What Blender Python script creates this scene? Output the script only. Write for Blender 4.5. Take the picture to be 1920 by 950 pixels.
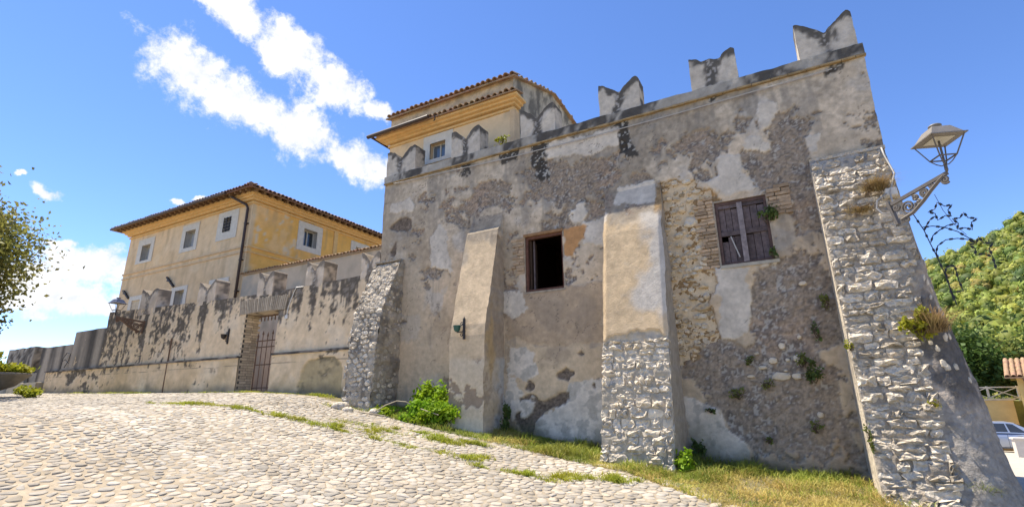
import bpy, bmesh, math, random
import numpy as np
from mathutils import Vector, Matrix
for o in list(bpy.data.objects): bpy.data.objects.remove(o)
scene = bpy.context.scene
COL = scene.collection
R = math.radians
rnd = random.Random(11)
rng = np.random.default_rng(5)

# ------------------------------------------------------------------ camera
# world axes: X along the fortress wall (to the right), Y into the wall, Z up; metres
EYE = Vector((0, 0, 1.6))
PITCH, ROLL, YAW = R(16.205), R(-0.669), R(28.62)
fw = Vector((-math.sin(YAW)*math.cos(PITCH), math.cos(YAW)*math.cos(PITCH), math.sin(PITCH)))
rt = Vector((math.cos(YAW), math.sin(YAW), 0)); up = rt.cross(fw)
rt2 = rt*math.cos(ROLL) + up*math.sin(ROLL); up2 = up*math.cos(ROLL) - rt*math.sin(ROLL)
cd = bpy.data.cameras.new('camera'); cam = bpy.data.objects.new('camera', cd); COL.objects.link(cam)
cam.matrix_world = Matrix(((rt2.x, up2.x, -fw.x, EYE.x), (rt2.y, up2.y, -fw.y, EYE.y), (rt2.z, up2.z, -fw.z, EYE.z), (0, 0, 0, 1)))
cd.sensor_width = 36; cd.lens = 17.638; cd.clip_start = .05; cd.clip_end = 6000
scene.camera = cam

# ------------------------------------------------------------------ sun and sky
TO_SUN = Vector((-.45, .055, 1.0)).normalized()
ELEV = math.asin(TO_SUN.z); AZ = math.atan2(TO_SUN.x, TO_SUN.y)
sl = bpy.data.lights.new('sun', 'SUN'); sl.energy = 5.0; sl.angle = R(.55); sl.color = (1, .91, .76)
so = bpy.data.objects.new('sun', sl); COL.objects.link(so); so.location = (0, 0, 60)
so.rotation_euler = TO_SUN.to_track_quat('Z', 'Y').to_euler()
SKY = .15
w = bpy.data.worlds.new('World'); scene.world = w; w.use_nodes = True
nt = w.node_tree; nt.nodes.clear()
def N(t, **k):
    n = nt.nodes.new(t)
    for a, b in k.items(): setattr(n, a, b)
    return n
def math_n(op, a, b=None, c=None, clamp=False):
    n = N('ShaderNodeMath', operation=op, use_clamp=clamp)
    for i, v in enumerate((a, b, c)):
        if v is None: continue
        if isinstance(v, (int, float)): n.inputs[i].default_value = v
        else: nt.links.new(v, n.inputs[i])
    return n.outputs[0]
wo = N('ShaderNodeOutputWorld'); bg = N('ShaderNodeBackground'); bg.inputs[1].default_value = SKY
sky = N('ShaderNodeTexSky', sky_type='NISHITA', sun_disc=False); sky.sun_elevation = ELEV; sky.sun_rotation = AZ
sky.altitude = 1800; sky.air_density = .85; sky.dust_density = .12; sky.ozone_density = 2.0
tc = N('ShaderNodeTexCoord'); d0 = tc.outputs['Generated']
nz = N('ShaderNodeTexNoise'); nz.inputs['Scale'].default_value = 9; nz.inputs['Detail'].default_value = 7; nz.inputs['Roughness'].default_value = .62
nt.links.new(d0, nz.inputs['Vector'])
sub = N('ShaderNodeVectorMath', operation='SUBTRACT'); nt.links.new(nz.outputs['Color'], sub.inputs[0]); sub.inputs[1].default_value = (.5, .5, .5)
scl = N('ShaderNodeVectorMath', operation='SCALE'); nt.links.new(sub.outputs[0], scl.inputs[0]); scl.inputs['Scale'].default_value = .075
add = N('ShaderNodeVectorMath', operation='ADD'); nt.links.new(d0, add.inputs[0]); nt.links.new(scl.outputs[0], add.inputs[1])
dw = add.outputs[0]
fn = N('ShaderNodeTexNoise'); fn.inputs['Scale'].default_value = 26; fn.inputs['Detail'].default_value = 9; fn.inputs['Roughness'].default_value = .68
nt.links.new(d0, fn.inputs['Vector'])
# clouds: (azimuth from +Y, elevation, half length, half width, tilt); the first ones are those over the roofs, the rest go on round the sky
CLOUDS = [(-62.2,36.9,.054,.031,-12.1),(-55.9,35.2,.064,.038,-21.9),(-49.8,32.8,.059,.034,-14),(-45.6,31.2,.034,.017,-6.3),
 (-65.8,30.7,.071,.047,-16),(-60.2,29.1,.081,.05,-14.3),(-53.4,27.9,.082,.053,-20.4),(-47.5,25.4,.072,.038,-26.4),(-64.3,37,.022,.02,2.5),
 (-70,11.7,.069,.034,4.2),(-71.3,8.8,.065,.031,3.5),(-72.3,7.2,.023,.012,2),(-68.5,8,.021,.014,-16.8),(-73.5,9.7,.046,.031,8.5),
 (-73.5,17.4,.019,.009,-9.2),(-75.7,18.1,.007,.004,11.4),(-64.4,18.8,.01,.006,17.1),(-62.6,19.5,.013,.005,24.1),(-71.8,13.5,.018,.006,11.5),
 (-105,25,.12,.05,-12),(-118,30,.09,.05,-20),(-150,22,.12,.06,8),(-170,34,.1,.05,-10),(165,18,.14,.06,5),(140,30,.1,.05,15),(110,15,.12,.05,0),(85,28,.09,.045,-12),(-95,9,.12,.04,3),(-130,10,.12,.04,0)]
tot = None
for az, el, a, b, t in CLOUDS:
    n = Vector((math.sin(R(az))*math.cos(R(el)), math.cos(R(az))*math.cos(R(el)), math.sin(R(el))))
    u = n.cross(Vector((0, 0, 1))).normalized(); v = u.cross(n)
    ua = (u*math.cos(R(t)) + v*math.sin(R(t)))/(a*1.12); vb = (v*math.cos(R(t)) - u*math.sin(R(t)))/(b*1.12)
    def dot(vec):
        q = N('ShaderNodeVectorMath', operation='DOT_PRODUCT'); nt.links.new(dw, q.inputs[0]); q.inputs[1].default_value = vec
        return q.outputs['Value']
    dn = math_n('MAXIMUM', dot(n), .05)
    du = math_n('DIVIDE', dot(ua), dn); dv = math_n('DIVIDE', dot(vb), dn)
    r2 = math_n('ADD', math_n('MULTIPLY', du, du), math_n('MULTIPLY', dv, dv))
    m = math_n('SUBTRACT', 1.0, math_n('SQRT', r2))
    tot = m if tot is None else math_n('SMOOTH_MAX', tot, m, .25)
fine = math_n('MULTIPLY', math_n('SUBTRACT', fn.outputs[0], .5), 1.9)
dens = math_n('ADD', tot, fine)
mr = N('ShaderNodeMapRange', interpolation_type='SMOOTHSTEP'); nt.links.new(dens, mr.inputs[0])
mr.inputs[1].default_value = -.06; mr.inputs[2].default_value = .55
shade = N('ShaderNodeMapRange'); nt.links.new(fn.outputs[0], shade.inputs[0]); shade.inputs[1].default_value = .3; shade.inputs[2].default_value = .62
cr = N('ShaderNodeMix', data_type='RGBA'); nt.links.new(shade.outputs[0], cr.inputs[0])
CL = 4.1
cr.inputs[6].default_value = (CL*.72, CL*.76, CL*.84, 1); cr.inputs[7].default_value = (CL, CL, CL*1.01, 1)
mx = N('ShaderNodeMix', data_type='RGBA'); nt.links.new(mr.outputs[0], mx.inputs[0]); hs_ = N('ShaderNodeHueSaturation'); hs_.inputs['Saturation'].default_value = 1.15; hs_.inputs['Hue'].default_value = .508; nt.links.new(sky.outputs[0], hs_.inputs['Color']); nt.links.new(hs_.outputs[0], mx.inputs[6]); nt.links.new(cr.outputs[2], mx.inputs[7])
nt.links.new(mx.outputs[2], bg.inputs[0]); nt.links.new(bg.outputs[0], wo.inputs[0])
vs = scene.view_settings; vs.view_transform = 'Standard'; vs.look = 'None'; vs.gamma = 1; vs.use_curve_mapping = False
vs.exposure = .93
scene.render.engine = 'CYCLES'; scene.cycles.max_bounces = 6; scene.cycles.diffuse_bounces = 4; scene.cycles.transparent_max_bounces = 4
scene.render.film_transparent = False

# ------------------------------------------------------------------ numpy noise
def _h(ix, iy, iz, s):
    n = (ix.astype(np.int64)*374761393 + iy.astype(np.int64)*668265263 + iz.astype(np.int64)*1442695041 + s*974634777) & 0xffffffff
    n = ((n ^ (n >> 13))*1274126177) & 0xffffffff
    n = ((n ^ (n >> 16))*2246822519) & 0xffffffff
    return ((n ^ (n >> 15)) & 0xffffff)/float(0xffffff)*2-1
def vn(x, y, s=0, z=None):
    x = np.asarray(x, float); y = np.asarray(y, float)
    if z is None:
        ix, iy = np.floor(x), np.floor(y); fx, fy = x-ix, y-iy
        fx = fx*fx*(3-2*fx); fy = fy*fy*(3-2*fy); o = np.zeros_like(ix)
        a = _h(ix, iy, o, s); b = _h(ix+1, iy, o, s); c = _h(ix, iy+1, o, s); d = _h(ix+1, iy+1, o, s)
        return (a+(b-a)*fx)*(1-fy) + (c+(d-c)*fx)*fy
    z = np.asarray(z, float); iz = np.floor(z); fz = z-iz; fz = fz*fz*(3-2*fz)
    ix, iy = np.floor(x), np.floor(y); fx, fy = x-ix, y-iy; fx = fx*fx*(3-2*fx); fy = fy*fy*(3-2*fy)
    def pl(k):
        a = _h(ix, iy, k, s); b = _h(ix+1, iy, k, s); c = _h(ix, iy+1, k, s); d = _h(ix+1, iy+1, k, s)
        return (a+(b-a)*fx)*(1-fy) + (c+(d-c)*fx)*fy
    return pl(iz)*(1-fz) + pl(iz+1)*fz
def fbm(x, y, f=1., o=4, s=0, z=None, g=.55):
    t = 0; a = 1; n = 0
    for i in range(o):
        t = t + a*vn(x*f+i*17.3, y*f-i*9.1, s+i, None if z is None else z*f); n += a; a *= g; f *= 2.03
    return t/n*1.6
def sstep(a, b, x):
    t = np.clip((x-a)/(b-a), 0, 1); return t*t*(3-2*t)
def mixc(c, col, m):
    return c*(1-m[:, None]) + np.asarray(col)*m[:, None]
def poly_sd(x, y, P):
    P = np.asarray(P, float); d = np.full(x.shape, 1e9); ins = np.zeros(x.shape, bool)
    for i in range(len(P)):
        a = P[i-1]; b = P[i]; ex, ey = b-a
        t = np.clip(((x-a[0])*ex+(y-a[1])*ey)/(ex*ex+ey*ey+1e-12), 0, 1)
        d = np.minimum(d, (x-a[0]-t*ex)**2 + (y-a[1]-t*ey)**2)
        c = ((a[1] > y) != (b[1] > y)) & (x < (b[0]-a[0])*(y-a[1])/(b[1]-a[1]+1e-12)+a[0])
        ins ^= c
    return np.where(ins, 1, -1)*np.sqrt(d)

# ------------------------------------------------------------------ object helpers
def origin(p):
    v = Vector((0, 0, 0))
    while p is not None: v += p.location; p = p.parent
    return np.array(v)
def tag(o, label=None, cat=None, group=None, kind=None):
    if label: o['label'] = label
    if cat: o['category'] = cat
    if group: o['group'] = group
    if kind: o['kind'] = kind
    return o
def thing(name, loc, label, cat, group=None):
    o = bpy.data.objects.new(name, None); COL.objects.link(o); o.location = loc; o.empty_display_size = .2
    return tag(o, label, cat, group)
def mesh_obj(name, V, F, mat, parent=None, col=None, smooth=False, at=None):
    """V world coordinates; F list of faces or (n,4)/(n,3) array; at = origin of a top-level mesh"""
    V = np.asarray(V, float).reshape(-1, 3)
    off = origin(parent) if parent is not None else (np.array(at, float) if at is not None else np.zeros(3))
    me = bpy.data.meshes.new(name)
    if isinstance(F, np.ndarray):
        k = F.shape[1]; me.vertices.add(len(V)); me.vertices.foreach_set('co', (V-off).astype(np.float32).ravel())
        me.loops.add(F.size); me.loops.foreach_set('vertex_index', F.astype(np.int32).ravel())
        me.polygons.add(len(F)); me.polygons.foreach_set('loop_start', np.arange(0, F.size, k, dtype=np.int32))
        try: me.polygons.foreach_set('loop_total', np.full(len(F), k, dtype=np.int32))
        except Exception: pass
        me.update(calc_edges=True)
    else:
        me.from_pydata([tuple(v) for v in (V-off)], [], [tuple(f) for f in F])
    if col is not None:
        a = me.color_attributes.new('Col', 'FLOAT_COLOR', 'POINT')
        c = np.ones((len(V), 4), np.float32); c[:, :3] = np.clip(col, 0.002, .95); a.data.foreach_set('color', c.ravel())
    if smooth: me.polygons.foreach_set('use_smooth', np.ones(len(me.polygons), bool))
    if mat is not None: me.materials.append(mat)
    o = bpy.data.objects.new(name, me); COL.objects.link(o)
    if parent is not None: o.parent = parent
    elif at is not None: o.location = at
    return o
class MB:
    def __init__(s): s.V = []; s.F = []
    def add(s, V, F):
        n = len(s.V); s.V += [tuple(v) for v in V]; s.F += [tuple(i+n for i in f) for f in F]
    def box(s, a, b):
        x0, y0, z0 = a; x1, y1, z1 = b
        s.add([(x0,y0,z0),(x1,y0,z0),(x1,y1,z0),(x0,y1,z0),(x0,y0,z1),(x1,y0,z1),(x1,y1,z1),(x0,y1,z1)],
              [(0,3,2,1),(4,5,6,7),(0,1,5,4),(1,2,6,5),(2,3,7,6),(3,0,4,7)])
    def obox(s, c, ax, ay, az):
        c, ax, ay, az = (Vector(t) for t in (c, ax, ay, az))
        s.add([c-ax-ay-az, c+ax-ay-az, c+ax+ay-az, c-ax+ay-az, c-ax-ay+az, c+ax-ay+az, c+ax+ay+az, c-ax+ay+az],
              [(0,3,2,1),(4,5,6,7),(0,1,5,4),(1,2,6,5),(2,3,7,6),(3,0,4,7)])
    def bar(s, a, b, w, h=None, upv=(0, 0, 1)):
        a = Vector(a); b = Vector(b); d = (b-a); L = d.length/2; d.normalize(); u = Vector(upv)
        if abs(d.dot(u)) > .98: u = Vector((1, 0, 0))
        x = d.cross(u).normalized(); y = x.cross(d); s.obox((a+b)/2, x*(w/2), d*L, y*((h or w)/2))
    def tube(s, pts, r, n=6, closed=False, caps=True):
        pts = [Vector(p) for p in pts]; m = len(pts); rr = r if isinstance(r, (list, tuple)) else [r]*m
        rings = []; prev = None
        for i, p in enumerate(pts):
            t = (pts[(i+1) % m]-pts[i-1]) if closed else (pts[min(i+1, m-1)]-pts[max(i-1, 0)])
            t.normalize()
            x = prev - t*prev.dot(t) if prev is not None else t.cross(Vector((0, 0, 1)))
            if x.length < 1e-3: x = t.cross(Vector((1, 0, 0)))
            x.normalize(); prev = x; y = t.cross(x)
            rings.append([p + (x*math.cos(k*2*math.pi/n)+y*math.sin(k*2*math.pi/n))*rr[i] for k in range(n)])
        b = len(s.V)
        for q in rings: s.V += [tuple(v) for v in q]
        for i in range(m if closed else m-1):
            j = (i+1) % m
            for k in range(n): s.F.append((b+i*n+k, b+i*n+(k+1) % n, b+j*n+(k+1) % n, b+j*n+k))
        if caps and not closed:
            s.F.append(tuple(b+k for k in range(n))[::-1]); s.F.append(tuple(b+(m-1)*n+k for k in range(n)))
    def lathe(s, c, prof, n=16, caps=True):
        b = len(s.V); c = Vector(c)
        for r, z in prof:
            for k in range(n): s.V.append((c.x+r*math.cos(k*2*math.pi/n), c.y+r*math.sin(k*2*math.pi/n), c.z+z))
        for i in range(len(prof)-1):
            for k in range(n): s.F.append((b+i*n+k, b+i*n+(k+1) % n, b+(i+1)*n+(k+1) % n, b+(i+1)*n+k))
        if caps:
            s.F.append(tuple(b+k for k in range(n))[::-1]); s.F.append(tuple(b+(len(prof)-1)*n+k for k in range(n)))
    def prism(s, poly, d):
        n = len(poly); d = Vector(d); P = [Vector(p) for p in poly]
        s.add(P+[p+d for p in P], [tuple(range(n))[::-1], tuple(range(n, 2*n))]+[(i, (i+1) % n, n+(i+1) % n, n+i) for i in range(n)])
    def build(s, name, mat, parent=None, smooth=False, at=None):
        return mesh_obj(name, s.V, s.F, mat, parent, smooth=smooth, at=at)
def part(name, mat, parent, fn, smooth=False):
    m = MB(); fn(m); return m.build(name, mat, parent, smooth)
def boxpart(name, mat, parent, a, b):
    m = MB(); m.box(a, b); return m.build(name, mat, parent)
def grid(us, vs_):
    U, V = np.meshgrid(us, vs_); nu, nv = len(us), len(vs_)
    i = np.arange((nv-1)*nu).reshape(nv-1, nu)[:, :-1].ravel()
    F = np.stack([i, i+1, i+1+nu, i+nu], 1)
    return U.ravel(), V.ravel(), F
def coords(a, b, step, extra=()):
    pts = sorted(set([round(a, 4), round(b, 4)]+[round(e, 4) for e in extra if a < e < b])); out = []
    for p, q in zip(pts, pts[1:]):
        k = max(1, int(round((q-p)/step))); out += list(np.linspace(p, q, k+1)[:-1])
    return np.array(out+[pts[-1]])
def drop(U, V, F, holes):
    cu = U[F].mean(1); cv = V[F].mean(1); keep = np.ones(len(F), bool)
    for a, b, c, d in holes: keep &= ~((cu > a) & (cu < b) & (cv > c) & (cv < d))
    return F[keep]

# ------------------------------------------------------------------ materials
def M(name, col=None, rough=.9, var=.25, vscale=6., bump=.3, bscale=25., rand=0., spec=.25, metal=0., detail=6., bdist=.02, craggy=0., hue=0.):
    m = bpy.data.materials.new(name); m.use_nodes = True; t = m.node_tree; b = t.nodes['Principled BSDF']; L = t.links.new
    b.inputs['Roughness'].default_value = rough; b.inputs['Specular IOR Level'].default_value = spec; b.inputs['Metallic'].default_value = metal
    g = t.nodes.new('ShaderNodeNewGeometry'); pos = g.outputs['Position']
    if col is None:
        a = t.nodes.new('ShaderNodeAttribute'); a.attribute_name = 'Col'; c = a.outputs['Color']
    else:
        a = t.nodes.new('ShaderNodeRGB'); a.outputs[0].default_value = (*col, 1); c = a.outputs[0]
    n1 = t.nodes.new('ShaderNodeTexNoise'); n1.inputs['Scale'].default_value = vscale; n1.inputs['Detail'].default_value = detail; n1.inputs['Roughness'].default_value = .65
    L(pos, n1.inputs['Vector'])
    mr = t.nodes.new('ShaderNodeMapRange'); L(n1.outputs[0], mr.inputs[0]); mr.inputs[1].default_value = .25; mr.inputs[2].default_value = .75
    mr.inputs[3].default_value = 1-var; mr.inputs[4].default_value = 1+var
    f = mr.outputs[0]
    if rand:
        oi = t.nodes.new('ShaderNodeObjectInfo'); r2 = t.nodes.new('ShaderNodeMapRange'); L(oi.outputs['Random'], r2.inputs[0])
        r2.inputs[3].default_value = 1-rand; r2.inputs[4].default_value = 1+rand
        mm = t.nodes.new('ShaderNodeMath'); mm.operation = 'MULTIPLY'; L(f, mm.inputs[0]); L(r2.outputs[0], mm.inputs[1]); f = mm.outputs[0]
    vm = t.nodes.new('ShaderNodeVectorMath'); vm.operation = 'SCALE'; L(c, vm.inputs[0]); L(f, vm.inputs['Scale'])
    cc = vm.outputs[0]
    if hue:
        hs = t.nodes.new('ShaderNodeHueSaturation'); L(cc, hs.inputs['Color'])
        n3 = t.nodes.new('ShaderNodeTexNoise'); n3.inputs['Scale'].default_value = vscale*.4; L(pos, n3.inputs['Vector'])
        r3 = t.nodes.new('ShaderNodeMapRange'); L(n3.outputs[0], r3.inputs[0]); r3.inputs[1].default_value = .3; r3.inputs[2].default_value = .7; r3.inputs[3].default_value = .5-hue; r3.inputs[4].default_value = .5+hue
        L(r3.outputs[0], hs.inputs['Hue']); cc = hs.outputs[0]
    L(cc, b.inputs['Base Color'])
    if bump:
        n2 = t.nodes.new('ShaderNodeTexNoise'); n2.inputs['Scale'].default_value = bscale; n2.inputs['Detail'].default_value = 8; n2.inputs['Roughness'].default_value = .7
        L(pos, n2.inputs['Vector']); h = n2.outputs[0]
        if craggy:
            vo = t.nodes.new('ShaderNodeTexVoronoi'); vo.feature = 'F1'; vo.inputs['Scale'].default_value = bscale*.8; L(pos, vo.inputs['Vector'])
            ml = t.nodes.new('ShaderNodeMath'); ml.operation = 'MULTIPLY_ADD'; L(vo.outputs['Distance'], ml.inputs[0]); ml.inputs[1].default_value = craggy; L(h, ml.inputs[2]); h = ml.outputs[0]
        bp = t.nodes.new('ShaderNodeBump'); bp.inputs['Strength'].default_value = bump; bp.inputs['Distance'].default_value = bdist
        L(h, bp.inputs['Height']); L(bp.outputs[0], b.inputs['Normal'])
    return m
def leafmat(name, col, var=.35, trans=.35, vscale=3.):
    m = M(name, col, rough=.6, var=var, vscale=vscale, bump=0, hue=.02, spec=.2); t = m.node_tree; b = t.nodes['Principled BSDF']
    tr = t.nodes.new('ShaderNodeBsdfTranslucent'); mix = t.nodes.new('ShaderNodeMixShader'); mix.inputs[0].default_value = trans
    src = b.inputs['Base Color'].links[0].from_socket; t.links.new(src, tr.inputs[0])
    t.links.new(b.outputs[0], mix.inputs[1]); t.links.new(tr.outputs[0], mix.inputs[2])
    t.links.new(mix.outputs[0], t.nodes['Material Output'].inputs[0]); return m
def glassmat(name, col=(.05, .07, .09)):
    m = bpy.data.materials.new(name); m.use_nodes = True; b = m.node_tree.nodes['Principled BSDF']
    b.inputs['Base Color'].default_value = (*col, 1); b.inputs['Roughness'].default_value = .06; b.inputs['Specular IOR Level'].default_value = .9
    return m
MT = dict(
 plaster=M('weathered_plaster', None, .95, .22, 9, .55, 30, bdist=.02),
 plasterfar=M('garden_plaster', None, .95, .2, 5, .5, 14, bdist=.03),
 paint=M('lime_paint', None, .92, .1, 3, .25, 12, bdist=.015),
 lime=M('limestone', (.66, .575, .455), .95, .45, 15, .75, 24, rand=.2, bdist=.07, craggy=.9),
 limedark=M('limestone_weathered', (.50, .43, .335), .95, .5, 15, .75, 24, rand=.3, bdist=.07, craggy=.9),
 mortar=M('rubble_mortar', None, .98, .3, 10, .9, 26, bdist=.04, craggy=.4),
 ochre=M('ochre_stone', (.56, .44, .29), .95, .25, 10, .7, 30, rand=.28, bdist=.03),
 whitestone=M('white_stone', (.62, .53, .40), .95, .22, 12, .6, 30, rand=.12, bdist=.02),
 brick=M('old_brick', (.42, .30, .19), .95, .3, 14, .7, 40, rand=.3, bdist=.02),
 cobble=M('cobble_stone', (.37, .32, .25), .85, .3, 12, .7, 35, rand=.26, bdist=.02),
 cobblefar=M('cobble_stone_far', None, .85, .22, 8, .5, 30, bdist=.02),
 sand=M('sandy_joint', None, .98, .25, 8, .6, 40, bdist=.02),
 soil=M('soil', None, 1, .3, 2, .5, 8, bdist=.05),
 brickpale=M('plastered_brick', (.43, .355, .26), .95, .25, 14, .6, 40, rand=.18, bdist=.02),
 tile=M('clay_tile', (.23, .135, .085), .9, .45, 6, .5, 30, bdist=.02, hue=.02),
 tilelight=M('clay_tile_pale', (.34, .22, .13), .9, .45, 7, .5, 30, bdist=.02, hue=.02),
 wood=M('dark_wood', (.075, .045, .03), .8, .4, 9, .5, 40, bdist=.01),
 rafter=M('rafter_wood', (.20, .125, .07), .85, .35, 9, .4, 40, bdist=.01, rand=.2),
 greywood=M('grey_wood', (.25, .21, .205), .9, .4, 14, .6, 50, rand=.15, bdist=.01),
 boardwood=M('purple_brown_board', (.12, .092, .09), .9, .5, 12, .6, 45, rand=.3, bdist=.01),
 rust=M('rusty_iron', (.16, .10, .065), .85, .4, 18, .3, 50, bdist=.005),
 iron=M('dark_iron', (.035, .03, .03), .6, .3, 18, .2, 50, bdist=.005, metal=.2, spec=.4),
 lampgrey=M('lamp_grey_paint', (.13, .112, .095), .55, .2, 18, .15, 60, bdist=.004, spec=.4),
 lamptop=M('lamp_roof_paint', (.20, .18, .155), .5, .18, 14, .1, 60, bdist=.004, spec=.4),
 lampblue=M('lamp_blue_grey', (.07, .085, .14), .5, .2, 14, .1, 60, bdist=.004, spec=.4),
 pipe=M('brown_downpipe', (.055, .033, .024), .5, .25, 10, .1, 40, bdist=.004, spec=.4),
 white=M('white_plastic', (.62, .6, .56), .5, .1, 10, .05, 40, bdist=.002, spec=.4),
 cable=M('pale_cable', (.4, .38, .35), .7, .15, 10, .1, 40, bdist=.002),
 green=M('green_enamel', (.015, .085, .075), .35, .2, 20, .05, 60, bdist=.002, spec=.5),
 wire=M('black_wire', (.012, .013, .018), .5, .2, 20, 0, spec=.4),
 dark=M('dark_interior', (.055, .024, .019), .95, .3, 3, .3, 12, bdist=.02),
 windowwhite=M('window_frame_paint', (.5, .47, .4), .6, .15, 12, .1, 40, bdist=.003),
 glass=glassmat('window_glass', (.10, .13, .17)), glassdark=glassmat('window_glass_dark', (.03, .035, .04)),
 trunk=M('bark', (.09, .065, .045), .95, .4, 10, .8, 18, bdist=.03),
 grass=leafmat('grass_blade', (.24, .28, .045), .5, .35, 2.5), straw=leafmat('straw_grass', (.46, .38, .11), .4, .3, 3),
 bush=leafmat('lush_leaf', (.25, .38, .02), .35, .4, 6), weed=leafmat('weed_leaf', (.18, .21, .05), .4, .35, 8), weeddark=leafmat('weed_leaf_dark', (.10, .145, .04), .4, .3, 8),
 yellowleaf=leafmat('yellow_green_leaf', (.33, .34, .03), .3, .4, 8), dry=leafmat('dry_grass', (.30, .215, .10), .4, .25, 10),
 olive=leafmat('olive_leaf', (.24, .225, .06), .6, .35, 1.6), treeleaf=leafmat('tree_leaf', (.075, .13, .028), .5, .3, .5),
)
print('base ready')
# ================================================================== ground, road, hill
HX = [-400, -60, -40, -26, -18, -12, -9.6, -8.9, -7.9, -5.9, -5.1, -2.8, -1.7, .7, 2.5, 6, 12, 400]
HZ = [2.2, 2.2, 2.12, 2.03, 1.9, 1.84, 1.72, 1.56, 1.42, 1.1, 1.0, .70, .62, .46, .2, .06, -.05, -.3]
def gz(x, y):
    x = np.asarray(x, float); y = np.asarray(y, float)
    h = np.interp(x, HX, HZ)*.5 + np.interp(x-.5, HX, HZ)*.25 + np.interp(x+.5, HX, HZ)*.25
    front = np.clip(8.4-y, 0, 20)*.07
    back = np.clip(y-8.4, 0, 38)*.045*sstep(-4, 2, x)
    return h-front-back
def g1(x, y): return float(gz(np.array([x]), np.array([y]))[0])
def inview(x, y, z, m=.12):
    p = np.stack([x-EYE.x, y-EYE.y, z-EYE.z], 1)
    w_ = p@np.array(fw); a = (p@np.array(rt2))/np.maximum(w_, .01)*cd.lens/36; b = (p@np.array(up2))/np.maximum(w_, .01)*cd.lens/36
    return (w_ > .3) & (np.abs(a) < .5+m) & (np.abs(b) < .25+m)
xs = np.unique(np.concatenate([np.linspace(-2500, -60, 14), np.linspace(-60, 45, 71), np.linspace(45, 2500, 14)]))
ys = np.unique(np.concatenate([np.linspace(-2500, -20, 12), np.linspace(-20, 60, 54), np.linspace(60, 2500, 14)]))
U, V, F = grid(xs, ys)
z = gz(U, V)-.06
c = mixc(np.tile([.14, .13, .07], (len(U), 1)), (.2, .17, .1), sstep(-.3, .5, fbm(U, V, .2, 3, 3)))
tag(mesh_obj('ground', np.stack([U, V, z], 1), F, MT['soil'], col=c, smooth=True), kind='structure')

EDGE_X = [-60, -9, -6, -4, -2.3, -1.27, -.6, .7, 3, 60]; EDGE_Y = [8.9, 8.25, 8.0, 7.8, 7.6, 6.85, 6.3, 5.6, 5.0, 4.5]
xs = np.unique(np.concatenate([np.linspace(-60, -26, 20), np.arange(-26, 3, .1), np.linspace(3, 45, 40)]))
ys = np.unique(np.concatenate([np.linspace(-14, 1.5, 14), np.arange(1.5, 9.05, .1), np.linspace(9.05, 46, 50)]))
U, V, F = grid(xs, ys)
z = gz(U, V)-.001+.004*fbm(U, V, 5, 3, 8)+.003*fbm(U, V, .8, 2, 2)*sstep(-4, -6.5, U)
c = np.tile([.345, .285, .205], (len(U), 1))*(1+.2*fbm(U, V, 1.2, 4, 4))[:, None]
c = mixc(c, (.29, .245, .185), sstep(-6.5, -3.5, U)*sstep(2, 5, V)*.7)
edge = np.interp(U, EDGE_X, EDGE_Y)
c = mixc(c, (.17, .145, .075), sstep(-.1, .15, V-edge+.10*fbm(U, V, 1.5, 3, 6))*(V < 9.4))
c = mixc(c, (.44, .39, .32), sstep(2.2, 3, U)*sstep(5.5, 7, V))
keep = ~((U[F].mean(1) > -8.4) & (U[F].mean(1) < 1.5) & (V[F].mean(1) > 9.3))
road = tag(mesh_obj('road', np.stack([U, V, z], 1), F[keep], MT['sand'], col=c, smooth=True), kind='structure')

def voronoi(pts, reach, cellf=None):
    """rounded cells of the points: list of polygons (None at the rim)"""
    gh = {}
    for i, (x, y) in enumerate(pts): gh.setdefault((int(x//reach), int(y//reach)), []).append(i)
    out = []
    for i, (x, y) in enumerate(pts):
        r = reach; P = [(x-r, y-r), (x+r, y-r), (x+r, y+r), (x-r, y+r)]
        cx, cy = int(x//reach), int(y//reach)
        for a in (-1, 0, 1):
            for b in (-1, 0, 1):
                for j in gh.get((cx+a, cy+b), ()):
                    if j == i: continue
                    mx_, my_ = (x+pts[j][0])/2, (y+pts[j][1])/2; nx, ny = pts[j][0]-x, pts[j][1]-y
                    Q = []; k = len(P)
                    for q in range(k):
                        p0 = P[q-1]; p1 = P[q]
                        d0_ = (p0[0]-mx_)*nx+(p0[1]-my_)*ny; d1_ = (p1[0]-mx_)*nx+(p1[1]-my_)*ny
                        if (d0_ > 0) != (d1_ > 0):
                            t = d0_/(d0_-d1_); Q.append((p0[0]+(p1[0]-p0[0])*t, p0[1]+(p1[1]-p0[1])*t))
                        if d1_ <= 0: Q.append(p1)
                    P = Q
                    if not P: break
                if not P: break
            if not P: break
        out.append(P)
    return out
def resample(P, n, rounding=1):
    P = [np.array(p) for p in P]
    for _ in range(rounding):
        Q = []
        for i in range(len(P)):
            a, b = P[i-1], P[i]; Q += [a*.72+b*.28, a*.28+b*.72]
        P = Q
    P = np.array(P+[P[0]]); L = np.concatenate([[0], np.cumsum(np.linalg.norm(np.diff(P, axis=0), axis=1))])
    t = np.linspace(0, L[-1], n+1)[:-1]
    return np.stack([np.interp(t, L, P[:, 0]), np.interp(t, L, P[:, 1])], 1)
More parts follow.
